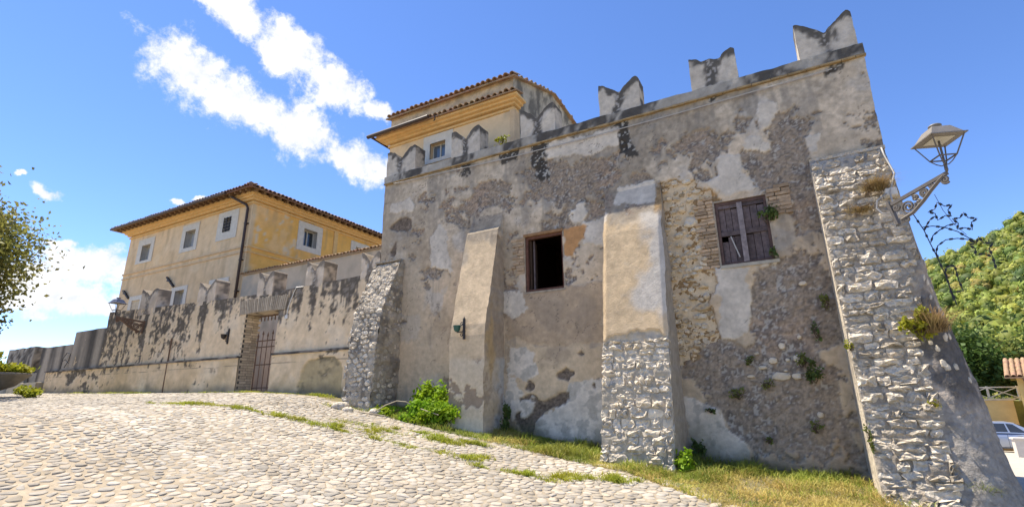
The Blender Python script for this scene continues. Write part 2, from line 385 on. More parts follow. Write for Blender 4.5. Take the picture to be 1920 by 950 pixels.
def dome(P, n, ch, rings=((1., -1.2), (.965, .35), (.85, .8)), jit=.1, rs=rng):
    """stone over outline P: local coordinates (u, v, height)"""
    c0 = P.mean(0); V_ = []; F_ = []
    for q, (s, h) in enumerate(rings):
        for k in range(n):
            p = c0+(P[k]-c0)*(s*(1+(rs.uniform(-jit, jit)*.4 if q else 0))); V_.append((p[0], p[1], ch*(h+(rs.uniform(-jit, jit)*1.6 if q else 0))))
    V_.append((c0[0], c0[1], ch*(1+rs.uniform(-jit, jit)*2)))
    for q in range(len(rings)-1):
        for k in range(n): F_.append((q*n+k, q*n+(k+1) % n, (q+1)*n+(k+1) % n, (q+1)*n+k))
    q = len(rings)-1
    for k in range(n): F_.append((q*n+k, q*n+(k+1) % n, len(V_)-1))
    return np.array(V_), F_
# ---- cobbles
pts = []; S = .12
for j in range(int((8.6-1.2)/(S*.9))):
    for i in range(int(34/S)):
        x = -30+i*S+(j % 2)*S*.5+rnd.uniform(-.46, .46)*S; y = 1.2+j*S*.9+rnd.uniform(-.46, .46)*S
        pts.append((x, y))
PA = np.array(pts); zz = gz(PA[:, 0], PA[:, 1])
keep = inview(PA[:, 0], PA[:, 1], zz, .06) & (PA[:, 1] < np.interp(PA[:, 0], EDGE_X, EDGE_Y)-.02+.12*fbm(PA[:, 0], PA[:, 1], 2, 2, 9)) & (PA[:, 0] < 2.0)
sandy = sstep(-4.5, -6.5, PA[:, 0])*sstep(4.3, 3.2, PA[:, 1]+.25*fbm(PA[:, 0], PA[:, 1], .8, 3, 14))
keep &= rng.random(len(PA)) > .12+.16*sandy
PA = PA[keep]; sandy = sandy[keep]
cells = voronoi([tuple(p) for p in PA], S*2.2)
dist = np.hypot(PA[:, 0], PA[:, 1]); order = np.argsort(dist)
bigV = []; bigF = []; bigC = []; nb = 0; rank = {int(k): r for r, k in enumerate(order)}
LINE = np.array([(-12.5, 4.75), (-9.6, 4.45), (-7.2, 4.1), (-5.6, 3.95), (-4.2, 4.0), (-3.0, 4.15)])
for i in range(len(PA)):
    P = cells[i]
    if len(P) < 3: continue
    far = rank[i] >= 300; n = 7 if dist[i] > 9 else 9
    Q = resample(P, n, 1); c0 = Q.mean(0); Q = c0+(Q-c0)*rng.uniform(.9, 1.06, (n, 1))
    sz = np.linalg.norm(Q-c0, axis=1); Q = c0+(Q-c0)*np.minimum(1, .115/np.maximum(sz, 1e-3))[:, None]
    online = np.min(np.abs(poly_sd(PA[i:i+1, 0], PA[i:i+1, 1], np.concatenate([LINE, LINE[::-1]]))))
    Q = c0+(Q-c0)*(rnd.uniform(.86, .97)*(1-.2*sandy[i])*(1.06 if online < .14 else 1))
    Vl, Fl = dome(Q, n, rnd.uniform(.004, .010)*(.7 if online < .14 else 1), jit=.3)
    tx, ty = rnd.uniform(-.05, .05), rnd.uniform(-.05, .05)
    X = Vl[:, 0]; Y = Vl[:, 1]
    Z = gz(X, Y)+.002+Vl[:, 2]+(X-c0[0])*tx+(Y-c0[1])*ty
    W = np.stack([X, Y, Z], 1)
    t = rnd.random(); v = rnd.uniform(.75, 1.22)*(1+.16*float(fbm(PA[i:i+1, 0], PA[i:i+1, 1], .7, 3, 88)[0]))*(1.15 if online < .14 else 1)
    col = np.array([.365, .315, .245])*(1-t)+np.array([.35, .32, .275])*t
    if not far:
        tag(mesh_obj('cobblestone', W, Fl, MT['cobble'], road, smooth=True))
    else:
        bigV.append(W); bigC.append(np.tile(col*v, (len(W), 1))); bigF += [tuple(k+nb for k in f) for f in Fl]; nb += len(W)
tag(mesh_obj('cobble_paving', np.concatenate(bigV), bigF, MT['cobblefar'], road, col=np.concatenate(bigC), smooth=True), kind='stuff')
print('cobbles', len(PA))

# ---- wooded hill
def hill_z(x, y):
    r = np.hypot(x, y); az = np.degrees(np.arctan2(x, y))
    top = np.interp(az, [-60, -30, -10, 5, 12, 16.5, 19.5, 26, 35, 60, 100], [4, 10, 24, 42, 52, 59, 67, 80, 84, 60, 20])
    t = np.clip((r-62)/190, 0, 1)
    return -2.2+top*(.35*t+.65*t*t*(1.6-.6*t))*np.where(r > 252, np.clip(1-(r-252)/400, 0, 1), 1)+1.5*fbm(x, y, .03, 3, 7)*t
azs = np.linspace(R(-60), R(100), 120); rs_ = np.concatenate([np.linspace(58, 260, 60), np.linspace(270, 650, 16)])
U, V, F = grid(azs, rs_); X = np.sin(U)*V; Y = np.cos(U)*V
tag(mesh_obj('hill', np.stack([X, Y, hill_z(X, Y)], 1), F[:, ::-1], MT['soil'], col=np.tile([.07, .085, .03], (len(U), 1)), smooth=True), kind='structure')  # dark ground colour, imitating shade in the gaps between trees
VV = []; FF = []; CC = []; nb = 0
az = R(1)+np.sqrt(rng.random(1))*0
cnt = 0
ico = bmesh.new(); bmesh.ops.create_icosphere(ico, subdivisions=2, radius=1); ico.verts.ensure_lookup_table()
IV = np.array([v.co[:] for v in ico.verts]); IF = np.array([[v.index for v in f.verts] for f in ico.faces]); ico.free()
for k in range(6000):
    a = R(rng.uniform(-4, 37)); r = math.sqrt(rng.uniform(66**2, 258**2)); x, y = math.sin(a)*r, math.cos(a)*r
    zc = float(hill_z(np.array([x]), np.array([y]))[0]); rad = (1.0+2.0*rng.random()**2.2)*(.85+.2*(r < 140)); hh = rad*rng.uniform(.8, 1.25)
    base = [(.20, .23, .04), (.14, .19, .04), (.25, .26, .045), (.085, .125, .032), (.27, .22, .055)][int(rng.choice(5, p=[.34, .26, .2, .14, .06]))]
    base = np.array(base)*rng.uniform(.9, 1.4)
    # core, coloured darker to imitate the shade between crowns
    P = IV*(1+.22*fbm(IV[:, 0]+k*3.1, IV[:, 1], 1.7, 3, 5, z=IV[:, 2]))[:, None]*[rad*.8, rad*.8, hh*.8]+[x, y, zc+hh*.55]
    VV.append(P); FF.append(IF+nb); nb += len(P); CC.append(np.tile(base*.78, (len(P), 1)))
    m = 150 if r < 120 else (46 if r < 170 else 26)
    d = rng.normal(size=(m, 3)); d[:, 2] = np.abs(d[:, 2])*.9-.25; d /= np.linalg.norm(d, axis=1)[:, None]
    pc = d*[rad, rad, hh]*rng.uniform(.82, 1.12, (m, 1))+[x, y, zc+hh*.55]
    s = rad*rng.uniform(.14, .26, (m, 1))*(.55 if r < 120 else .9); q1 = rng.normal(size=(m, 3)); q1 = np.cross(q1, d); q1 /= np.linalg.norm(q1, axis=1)[:, None]; q2 = np.cross(d+rng.normal(size=(m, 3))*.5, q1); q2 /= np.linalg.norm(q2, axis=1)[:, None]
    T = np.stack([pc-q1*s, pc+q1*s, pc+q2*s*1.5], 1).reshape(-1, 3)
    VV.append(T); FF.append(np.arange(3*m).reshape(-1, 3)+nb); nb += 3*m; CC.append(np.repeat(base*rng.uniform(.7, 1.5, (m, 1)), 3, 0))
hw = leafmat('hill_foliage', (.1, .1, .1), .2, .2, .4)
t_ = hw.node_tree
for nd in list(t_.nodes):
    if nd.type == 'RGB':
        at_ = t_.nodes.new('ShaderNodeAttribute'); at_.attribute_name = 'Col'
        for l in list(nd.outputs[0].links): t_.links.new(at_.outputs['Color'], l.to_socket)
tag(mesh_obj('hill_woodland', np.concatenate(VV), np.concatenate(FF), hw, col=np.concatenate(CC)), 'dense green wood covering the hillside behind the lamp', 'woodland', kind='stuff')
print('hill')
# ================================================================== fortress
PATCHES=[
  ('dark',[(-7.43,6.31),(-7.11,6.47),(-6.88,6.31),(-6.91,6.02),(-7.31,6.04)]),
  ('dark',[(-6.71,6.39),(-6.37,6.43),(-6.28,6.15),(-6.44,5.92),(-7.04,6.0),(-6.62,6.14)]),
  ('dark',[(-6.81,5.66),(-6.57,5.91),(-6.19,5.8),(-5.91,5.67),(-5.87,5.31),(-6.1,5.29),(-6.64,5.56)]),
  ('dark',[(-6.0,6.2),(-5.56,6.28),(-4.89,6.38),(-4.9,5.55),(-5.26,5.69),(-5.75,5.68),(-5.95,5.83)]),
  ('brown',[(-8.45,5.77),(-8.09,6.01),(-7.71,5.91),(-7.74,5.65),(-8.11,5.63)]),
  ('brown',[(-8.35,5.14),(-8.18,5.34),(-8.11,5.03),(-8.25,4.98)]),
  ('pale',[(-8.5,6.45),(-7.79,6.46),(-7.67,6.09),(-8.48,6.13)]),
  ('pale',[(-6.86,5.64),(-6.59,5.37),(-6.4,4.33),(-6.65,4.54),(-7.03,4.59),(-7.14,5.32)]),
  ('dark',[(-7.49,4.44),(-7.02,4.52),(-7.13,4.12),(-7.39,4.11)]),
  ('stain',[(-5.3,7.19),(-4.59,7.19),(-4.76,6.73),(-4.86,6.72),(-5.27,6.63)]),
  ('stain',[(-4.46,7.19),(-4.05,7.17),(-4.05,6.73),(-4.17,6.24),(-4.24,6.13),(-4.38,6.51)]),
  ('pale',[(-4.03,6.82),(-3.51,6.89),(-2.44,6.86),(-2.47,6.46),(-3.13,6.4),(-4.01,6.63)]),
  ('dark',[(-4.42,6.3),(-3.95,6.58),(-3.42,6.36),(-2.92,6.23),(-2.5,5.99),(-2.78,5.52),(-2.84,4.99),(-3.16,4.99),(-3.31,5.21),(-3.58,5.52),(-3.81,5.45),(-4.34,5.8)]),
  ('pale',[(-3.52,5.42),(-3.21,5.44),(-3.15,5.1),(-3.43,4.99),(-3.56,5.18)]),
  ('dark',[(-3.94,5.25),(-3.7,5.26),(-3.68,5.0),(-3.98,4.94)]),
  ('pale',[(-3.27,4.96),(-2.81,4.98),(-2.84,4.48),(-3.26,4.55)]),
  ('orange',[(-3.69,4.87),(-3.3,4.91),(-3.28,4.66),(-3.51,4.54),(-3.55,4.33),(-3.71,4.35)]),
  ('stain',[(-2.47,6.99),(-2.25,6.96),(-2.2,6.2),(-2.36,6.16)]),
  ('dark',[(-1.14,6.26),(-0.83,6.27),(-0.6,6.08),(-0.67,5.8),(-1.05,5.83),(-1.14,6.08)]),
  ('dark',[(-1.05,5.5),(-0.82,5.64),(-0.67,5.46),(-0.7,5.25),(-0.98,5.34)]),
  ('pale',[(-0.64,5.7),(-0.32,5.69),(-0.26,5.36),(-0.11,5.14),(-0.15,4.97),(-0.63,4.98),(-0.9,5.3),(-0.68,5.37)]),
  ('dark',[(-0.37,6.37),(-0.33,6.58),(-0.16,6.58),(0.06,6.14),(-0.08,6.09),(-0.36,6.14)]),
  ('pale',[(-0.19,6.07),(0.1,5.99),(0.23,5.67),(0.07,5.61),(-0.21,5.76)]),
  ('dark',[(0.25,6.21),(0.44,6.37),(0.7,6.46),(0.71,6.05),(0.92,5.99),(0.73,5.76),(0.72,5.26),(0.62,4.61),(0.34,4.66),(-0.12,5.1),(0.04,5.53),(0.25,5.66),(0.12,5.88)]),
  ('dark',[(-0.25,5.7),(-0.04,5.71),(0.04,5.43),(-0.14,5.2),(-0.28,5.47)]),
  ('pale',[(0.14,6.71),(0.47,6.53),(0.21,6.1),(0.1,6.11)]),
  ('pale',[(0.72,5.74),(0.96,5.79),(0.89,5.4),(0.75,5.44)]),
  ('dark',[(-2.21,5.78),(-1.97,5.8),(-1.89,5.6),(-2.18,5.56)]),
  ('pale',[(-2.48,5.55),(-1.81,5.53),(-1.82,5.1),(-2.52,5.25)]),
  ('tan',[(-5.05,3.73),(-2.9,3.7),(-2.95,2.59),(-4.02,2.56),(-5.1,2.76)]),
  ('tan2',[(-5.1,2.73),(-4.02,2.53),(-2.95,2.59),(-2.99,1.96),(-3.69,1.8),(-4.24,1.56),(-4.8,1.63)]),
  ('white',[(-5.1,2.66),(-4.78,2.67),(-4.47,2.45),(-4.41,2.11),(-4.68,1.99),(-5.07,2.03)]),
  ('white',[(-5.07,2.03),(-4.87,2.03),(-4.76,1.63),(-4.76,1.43),(-4.96,1.18),(-5.03,1.5)]),
  ('white',[(-3.77,1.77),(-3.45,1.92),(-2.99,2.0),(-3.09,0.82),(-4.52,0.78),(-4.47,1.18),(-4.1,1.43),(-3.81,1.53)]),
  ('brown',[(-4.76,1.6),(-4.5,1.63),(-4.28,1.53),(-3.94,1.71),(-3.75,1.71),(-3.81,1.53),(-4.24,1.37),(-4.43,1.21),(-4.51,0.93),(-4.85,0.99),(-4.88,1.31),(-4.69,1.37)]),
  ('white',[(-4.72,1.52),(-4.5,1.53),(-4.62,1.24),(-4.69,1.24)]),
  ('brown',[(-3.5,2.42),(-3.45,2.46),(-3.4,2.41),(-3.46,2.37)]),
  ('brown',[(-3.93,2.05),(-3.77,2.13),(-3.64,2.07),(-3.77,1.96)]),
  ('brown',[(-4.6,1.86),(-4.56,1.91),(-4.5,1.83),(-4.6,1.82)]),
  ('brown',[(-3.29,1.84),(-3.23,1.9),(-3.19,1.79),(-3.24,1.75)]),
  ('pale',[(-5.09,3.74),(-4.68,3.69),(-4.53,3.35),(-4.93,3.18),(-5.1,3.37)]),
  ('dark',[(-0.36,3.59),(0.02,3.65),(0.62,3.79),(0.64,2.02),(0.63,0.63),(-0.76,0.56),(-1.16,1.4),(-1.68,1.96),(-1.69,2.19),(-1.06,2.5),(-0.58,2.47)]),
  ('pale',[(-1.05,3.76),(-0.82,3.77),(0.01,3.71),(-0.02,3.62),(-0.36,3.59),(-0.44,3.25),(-0.45,2.94),(-0.61,2.47),(-1.02,2.53),(-0.98,3.23)]),
  ('white',[(-1.69,1.66),(-1.4,1.44),(-1.16,1.4),(-1.1,1.05),(-0.81,0.92),(-0.74,0.73),(-1.03,0.48),(-1.79,0.44)]),
  ('tan2',[(0.47,1.89),(0.66,1.82),(0.67,0.87),(0.43,1.08),(0.42,1.4)]),
  ('tan2',[(0.29,2.27),(0.64,2.35),(0.64,2.02),(0.39,1.96)]),
  ('tan',[(-0.7,0.83),(-0.01,0.88),(0.43,1.11),(0.65,0.6),(-0.77,0.53)]),
  ('rubble',[(-1.77,5.5),(-1.42,5.59),(-1.13,5.39),(-0.81,5.08),(-0.68,4.79),(-0.83,3.79),(-1.02,3.79),(-1.07,3.55),(-1.01,2.95),(-1.05,2.55),(-1.31,2.46),(-1.48,2.18),(-1.7,2.16),(-1.82,3.02),(-1.77,4.81)]),
]
FX0, FX1, FY, FTOP = -8.65, 1.75, 9.0, 7.2
fort = thing('fortress_building', (-3.4, 9.0, .6), 'tall old fortress building with swallowtail battlements, peeling grey plaster and stone buttresses', 'building')
WL = (-4.60, -3.745, 3.70, 4.90); WR = (-.83, -.01, 3.75, 4.89)
MERL = [(-8.63, -7.68), (-6.56, -5.74), (-4.65, -3.80), (-2.79, -1.94), (-.95, -.13), (.86, 1.71)]
KC = dict(pale=(.57, .50, .405), white=(.64, .565, .465), tan=(.46, .34, .22), tan2=(.56, .43, .28), brown=(.155, .12, .09), orange=(.47, .25, .105), rubble=(.36, .235, .115))
def paint_main(x, z):
    n05 = fbm(x, z, .5, 3, 1); n2 = fbm(x, z, 2, 5, 21); n6 = fbm(x, z, 6, 4, 31); n20 = fbm(x, z, 20, 3, 41); n1 = fbm(x, z, 1.1, 5, 51)
    c = mixc(np.tile([.62, .475, .315], (len(x), 1)), (.57, .475, .355), sstep(3.2, 6.4, z+1.2*n05))
    c = c*(1+.13*n6+.13*n2)[:, None]
    c = mixc(c, (.52, .475, .41), sstep(.15, .55, fbm(x, z, 1.6, 5, 61))*.6)
    gr_ = fbm(x, z, .75, 4, 65)*.7+n2*.45+n6*.35; up_ = sstep(4.0, 5.4, z); c = c*(1-(.34+.10*up_)*sstep(-.1*up_, .7, gr_+.28*up_))[:, None]*(1+up_*(.16*fbm(x, z, 9, 3, 68)+.14*n20))[:, None]
    sk_ = fbm(x*3.4, z*.55, 1.2, 4, 66); c = mixc(c, (.20, .18, .155), sstep(.2, .7, sk_+.25*sstep(5.5, 7, z)-.1)*.5)
    c = mixc(c, (.46, .37, .26), sstep(.1, .6, fbm(x, z, .9, 4, 67)+.3*sstep(4, 2.5, z))*.45)
    dep = .006*n2+.003*n6
    e = .15*n2+.07*n6+.025*n20
    d = .30*n1+.32*n2+.24*n6+.12*n20-.26-.25*sstep(6.3, 6.9, z)-.2*sstep(3.6, 2.4, z)+.08*sstep(-3, -1, x)
    pal = np.zeros(len(x))
    for k, P in PATCHES:
        if k == 'dark': d = d+(.85 if P[0][1] > 3.2 and P[0][1] < 3.6 and len(P) == 11 else .46)*sstep(-.22, .18, poly_sd(x, z, P)+.4*e)
        if k in ('pale', 'white', 'tan', 'tan2'): d = d-.5*sstep(-.06, .12, poly_sd(x, z, P)+.5*e)
    B = sstep(0, .025, d)
    grav = fbm(x, z, 36, 2, 71); g8 = fbm(x, z, 8, 3, 72)
    bc = np.tile([.285, .228, .17], (len(x), 1)); bc = mixc(bc, (.33, .245, .175), sstep(-.1, .5, fbm(x, z, .8, 3, 81))*.7)
    bc = mixc(bc, (.15, .13, .12), sstep(.1, .5, g8)*.6); bc = bc*(1+.36*grav)[:, None]
    bc = mixc(bc, (.42, .385, .33), sstep(.42, .55, g8*.6+grav*.5)*.8)
    rim = sstep(-.10, 0, d)*(1-B); c = mixc(c, (.25, .22, .185), rim*.35); c = c*(1-B[:, None])+bc*B[:, None]; dep = dep+B*(.026+.010*grav+.008*g8)
    # upper coat has a darker narrow rim around the bare patches
    for k, P in PATCHES:
        if k in ('dark', 'stain'): continue
        m = sstep(-.015, .02, poly_sd(x, z, P)+(e*.75 if k not in ('brown', 'orange') else e*.45))
        cc = np.array(KC[k])
        if k in ('pale', 'white', 'tan', 'tan2'): m = m*(1-.85*B)
        loc = np.tile(cc, (len(x), 1))*(1+.16*n2+.10*n6)[:, None]
        if k in ('tan', 'tan2'): loc = mixc(loc, (.30, .235, .17), sstep(.0, .6, n1)*.6)
        if k == 'white': loc = mixc(loc, (.36, .33, .28), sstep(.2, .5, n6+.4*n2)*.7); loc = mixc(loc, (.2, .19, .12), sstep(1.5, .7, z+.4*n2)*.45)
        if k == 'rubble': loc = loc*(1+.14*g8+.22*grav)[:, None]
        if k == 'brown': loc = loc*(1+.4*grav)[:, None]
        c = c*(1-m[:, None])+loc*m[:, None]
        dep = dep*(1-m)+m*(dict(brown=.026, rubble=.06, orange=.004).get(k, -.012)+(.02*g8+.012*grav if k == 'rubble' else .003*n6))
    # cracks in the smooth plaster
    cr = np.abs(fbm(x, z, 1.9, 4, 91)); cr2 = np.abs(fbm(x, z, 4.3, 3, 95))
    ck = (sstep(.016, .004, cr)+sstep(.02, .004, cr2)*sstep(4.6, 5.2, z)*(x > -2))*(1-B); ck = np.clip(ck, 0, 1)*sstep(-.1, .3, n1+.2)
    c = mixc(c, (.10, .08, .065), ck*.65); dep = dep+.007*ck
    # black lichen running down below the battlements
    st = np.full(len(x), -1.)
    for a, b in MERL[1:]:
        cx = (a+b)/2+.02; L = dict([(MERL[3], .95), (MERL[2], 1.0), (MERL[1], .55), (MERL[4], .3), (MERL[5], .42)])[(a, b)]
        st = np.maximum(st, np.minimum(1-np.abs(x-cx-.05*fbm(z, z*0, 2, 2, 3))/.17, (z-(FTOP-.02-L))/.25))
    for k, P in PATCHES:
        if k == 'stain': st = np.maximum(st, poly_sd(x, z, P)/.12)
    s = sstep(-.05, .4, st+.7*fbm(x*1.6, z*.7, 3, 4, 101)+.25*fbm(x, z, 14, 2, 105))
    c = mixc(c, (.042, .039, .036), s*.92)
    c = mixc(c, (.5, .48, .43), s*sstep(.55, .7, fbm(x, z, 24, 1, 111))*.7)
    # darker olive tone towards the foot of the wall
    c = mixc(c, (.10, .095, .05), sstep(.35, -.05, z-gz(x, x*0+8.6)+.2*n2)*.6)
    return c, dep
us = coords(FX0, FX1, .021, WL[:2]+WR[:2]); vs_ = coords(.2, 7.0, .021, WL[2:]+WR[2:])
U, V, F = grid(us, vs_); F = drop(U, V, F, [WL, WR]); c, dep = paint_main(U, V)
edge_in = np.ones(len(U))
xj = U+np.where((U < FX0+.001) | (U > FX1-.001), .015*fbm(V, V*0, 3, 3, 5), 0)-np.where(U > FX1-.001, .035*sstep(7, 5, V), 0)
wall = mesh_obj('front_wall', np.stack([xj, FY+dep, V], 1), F, MT['plaster'], fort, col=c, smooth=True)
def rough_block(name, a, b, mat, parent, colf, step=.1, jit=.01, skip=()):
    """box whose five or six faces are finely divided, jittered and coloured by colf(x,y,z)"""
    VV = []; FF = []; nb = 0
    for ax in range(3):
        for side in (0, 1):
            if (ax, side) in skip: continue
            o = [i for i in range(3) if i != ax]
            u_ = coords(a[o[0]], b[o[0]], step); v_ = coords(a[o[1]], b[o[1]], step); U_, V_, F_ = grid(u_, v_)
            W = np.zeros((len(U_), 3)); W[:, o[0]] = U_; W[:, o[1]] = V_; W[:, ax] = (a, b)[side][ax]
            if (side == 0) == (ax != 1): F_ = F_[:, ::-1]
            VV.append(W); FF.append(F_+nb); nb += len(W)
    W = np.concatenate(VV); x, y, z_ = W.T
    c_ = colf(x, y, z_)
    J = np.stack([fbm(x+y, z_, 4, 3, 7), fbm(x-z_, y, 4, 3, 8), fbm(x, y+z_, 4, 3, 9)], 1)*jit
    return mesh_obj(name, W+J, np.concatenate(FF), mat, parent, col=c_, smooth=False)
def plain(col): return lambda x, y, z_: np.tile(col, (len(x), 1))*(1+.15*fbm(x+y, z_, 2, 3, 3))[:, None]
mb = MB(); mb.box((FX0+.05, 9.3, .2), (FX0+.35, 17, 7.0)); mb.box((FX1-.4, 9.3, .0), (FX1-.08, 17, 7.0)); mb.box((FX0+.05, 16.7, .2), (FX1-.08, 17, 7)); mb.box((FX0+.05, 9.3, 6.75), (FX1-.08, 16.7, 7.05))
mb.build('side_walls', M('rear_plaster', (.36, .33, .29)), fort)
mb = MB(); mb.box((FX0+.02, 9.05, .2), (WL[0]-.02, 9.3, 6.98)); mb.box((WL[1]+.02, 9.05, .2), (WR[0]-.02, 9.3, 6.98)); mb.box((WR[1]+.02, 9.05, .2), (FX1-.06, 9.3, 6.98))
for q in (WL, WR): mb.box((q[0]-.02, 9.08, .2), (q[1]+.02, 9.3, q[2]-.03)); mb.box((q[0]-.02, 9.08, q[3]+.03), (q[1]+.02, 9.3, 6.98))
mb.build('wall_core', MT['ochre'], fort)
# coping, drip course
def stainc(base, dark=(.055, .05, .045), amt=.9, f=2.2, bias=-.05, sd=0):
    def fn(x, y, z_):
        c_ = np.tile(base, (len(x), 1))*(1+.16*fbm(x+y, z_, 5, 4, 13+sd))[:, None]
        m = sstep(0, .35, fbm(x*1.0+y, z_*.5, f, 4, 23+sd)+.3*fbm(x, z_+y, 14, 3, 24)+bias)
        return mixc(c_, dark, m*amt)
    return fn
rough_block('coping', (FX0-.01, 8.965, 7.0), (FX1+.02, 9.40, 7.2), MT['plaster'], wall, stainc((.36, .33, .28), bias=.05), .06, .012)
m = MB()
x = FX0
while x < FX1:
    L = rnd.uniform(.16, .36)
    if rnd.random() < (.85 if x > -3.2 else .4): m.box((x+.004, 8.944+rnd.uniform(-.008, .008), 6.965+rnd.uniform(-.006, .006)), (min(x+L, FX1+.03)-.004, 9.02, 6.996)); x += L
m.build('drip_course', M('drip_tile', (.33, .235, .12), .9, .5, 5, .5, 40), wall)
def merlon(name, x0, x1, y0, y1, zb, zt, notch, parent, mat, base, outline=None, seed=0, lean=0., dark=1.):
    nu = 30; us_ = np.linspace(0, 1, nu); w_ = x1-x0
    if outline is None:
        t = np.abs(us_*2-1); top = notch+(zt-notch)*(1-(1-t)**1.7)-.05*sstep(.9, 1, t)*(us_ > .5)
    else: top = np.interp(us_, [p[0] for p in outline], [p[1] for p in outline])
    top = top+.03*fbm(us_*w_, us_*0+seed, 8, 4, seed)
    nv = 22; nd = 7
    VV = []; FF = []; nb = 0
    def sheet(P, shape, flip):
        nonlocal nb
        r_, k_ = shape; i = np.arange((r_-1)*k_).reshape(r_-1, k_)[:, :-1].ravel(); f_ = np.stack([i, i+1, i+1+k_, i+k_], 1)
        VV.append(P); FF.append((f_[:, ::-1] if flip else f_)+nb); nb += len(P)
    T, S_ = np.meshgrid(us_, np.linspace(0, 1, nv)); zt_ = zb+(np.tile(top, nv)-zb)*S_.ravel(); X_ = x0+T.ravel()*w_+lean*(zt_-zb)
    sheet(np.stack([X_, np.full(len(X_), y0), zt_], 1), (nv, nu), False); sheet(np.stack([X_, np.full(len(X_), y1), zt_], 1), (nv, nu), True)
    D, T2 = np.meshgrid(np.linspace(y0, y1, nd), us_)
    zz_ = np.repeat(top, nd); sheet(np.stack([x0+T2.ravel()*w_+lean*(zz_-zb), D.ravel(), zz_], 1), (nu, nd), True)
    for s_, ii in ((0, 0), (1, nu-1)):
        D, S2 = np.meshgrid(np.linspace(y0, y1, nd), np.linspace(0, 1, nv)); zz_ = zb+(top[ii]-zb)*S2.ravel()
        sheet(np.stack([np.full(len(zz_), (x0, x1)[s_])+lean*(zz_-zb), D.ravel(), zz_], 1), (nv, nd), s_ == 0)
    W = np.concatenate(VV); x, y, z_ = W.T; u_ = (x-x0)/w_; tt = np.interp(u_, us_, top)
    c_ = np.tile(base, (len(x), 1))*(1+.18*fbm(x+y, z_+y, 4, 4, 3+seed))[:, None]
    m1 = sstep(-.1, .45, (1-np.abs(u_-.5)/.2)*.9*(y < y0+.02)+.55*fbm(x, z_*.6+y, 6, 4, 9+seed)-.2)          # run-off below the notch
    m2 = sstep(-.1, .4, (.16-(tt-z_))/.2+.5*fbm(x+y, z_, 7, 3, 19+seed))                                  # lichen along the top
    m3 = sstep(0, .5, fbm(x*.8+y, z_, 3, 4, 29+seed)+.3*sstep(zb+.25, zb, z_)-.1)*(y > y0+.02)
    c_ = mixc(c_, (.052, .048, .043), np.clip(np.maximum(np.maximum(m1, m2), m3)*.88*dark, 0, 1))
    c_ = mixc(c_, (.45, .42, .38), m1*sstep(.5, .65, fbm(x, z_, 26, 1, 39))*.7*(y < y0+.02))
    J = np.stack([fbm(x+y, z_, 5, 3, 7), fbm(x-z_, y, 5, 3, 8), 0*x], 1)*.008
    return mesh_obj(name, W+J, np.concatenate(FF), mat, parent, col=c_, smooth=False)
OUT5 = [(0, 7.90), (.22, 7.87), (.26, 7.80), (.70, 7.76), (.73, 7.80), (.92, 7.90), (1, 7.86)]
for i, (a, b) in enumerate(MERL):
    mo_ = merlon('merlon', a, b, 9.0, 9.38, 7.19, 7.93, 7.62, fort, MT['plaster'], (.54, .475, .385), OUT5 if i == 4 else None, seed=i*5)
    if i == 4: tag(mo_, 'broken merlon with its left horn knocked off')

# stones --------------------------------------------------------------
def put_stones(poly_uv, mapf, spacing, aspect, mat, parent, hgt, shrink=(.84, .95), n=8, seed=1, name='stone', mats=None, rounding=1, skipf=None):
    """rubble stones over polygon (u,v); mapf(u,v,h) -> world"""
    r_ = np.random.default_rng(seed); P = np.array(poly_uv); (u0, v0), (u1, v1) = P.min(0), P.max(0)
    su, sv = spacing*aspect, spacing/aspect; pts = []
    nr = int((v1-v0)/sv)+2; nc = int((u1-u0)/su)+2
    for j in range(nr):
        for i in range(nc):
            pts.append(((u0+(i+.5*(j % 2))*su+r_.uniform(-.33, .33)*su)/aspect, (v0+j*sv+r_.uniform(-.22, .22)*sv)*aspect))
    pts = [p for p in pts if r_.random() > .13]
    cells_ = voronoi(pts, spacing*2.3); k = 0
    for (pu, pv), C in zip(pts, cells_):
        u_, v_ = pu*aspect, pv/aspect
        if len(C) < 3 or poly_sd(np.array([u_]), np.array([v_]), P)[0] < .01: continue
        Q = resample([(a*aspect, b/aspect) for a, b in C], n, rounding); c0 = Q.mean(0)
        Q[:, 0] = np.clip(Q[:, 0], u0-.015, u1+.015); Q[:, 1] = np.clip(Q[:, 1], v0, v1)
        Q = c0+(Q-c0)*r_.uniform(*shrink)*(1+r_.uniform(-.13, .08, (n, 1)))
        if skipf is not None and skipf(u_, v_, r_): continue
        Vl, Fl = dome(Q, n, hgt*r_.uniform(.4, 1.3), ((1, -.6), (.94, .5), (.62, .8)), jit=.32, rs=r_)
        mesh_obj(name, mapf(Vl[:, 0], Vl[:, 1], Vl[:, 2]), Fl, (mats[int(r_.integers(len(mats)))] if mats else mat), parent, smooth=False); k += 1
    return k
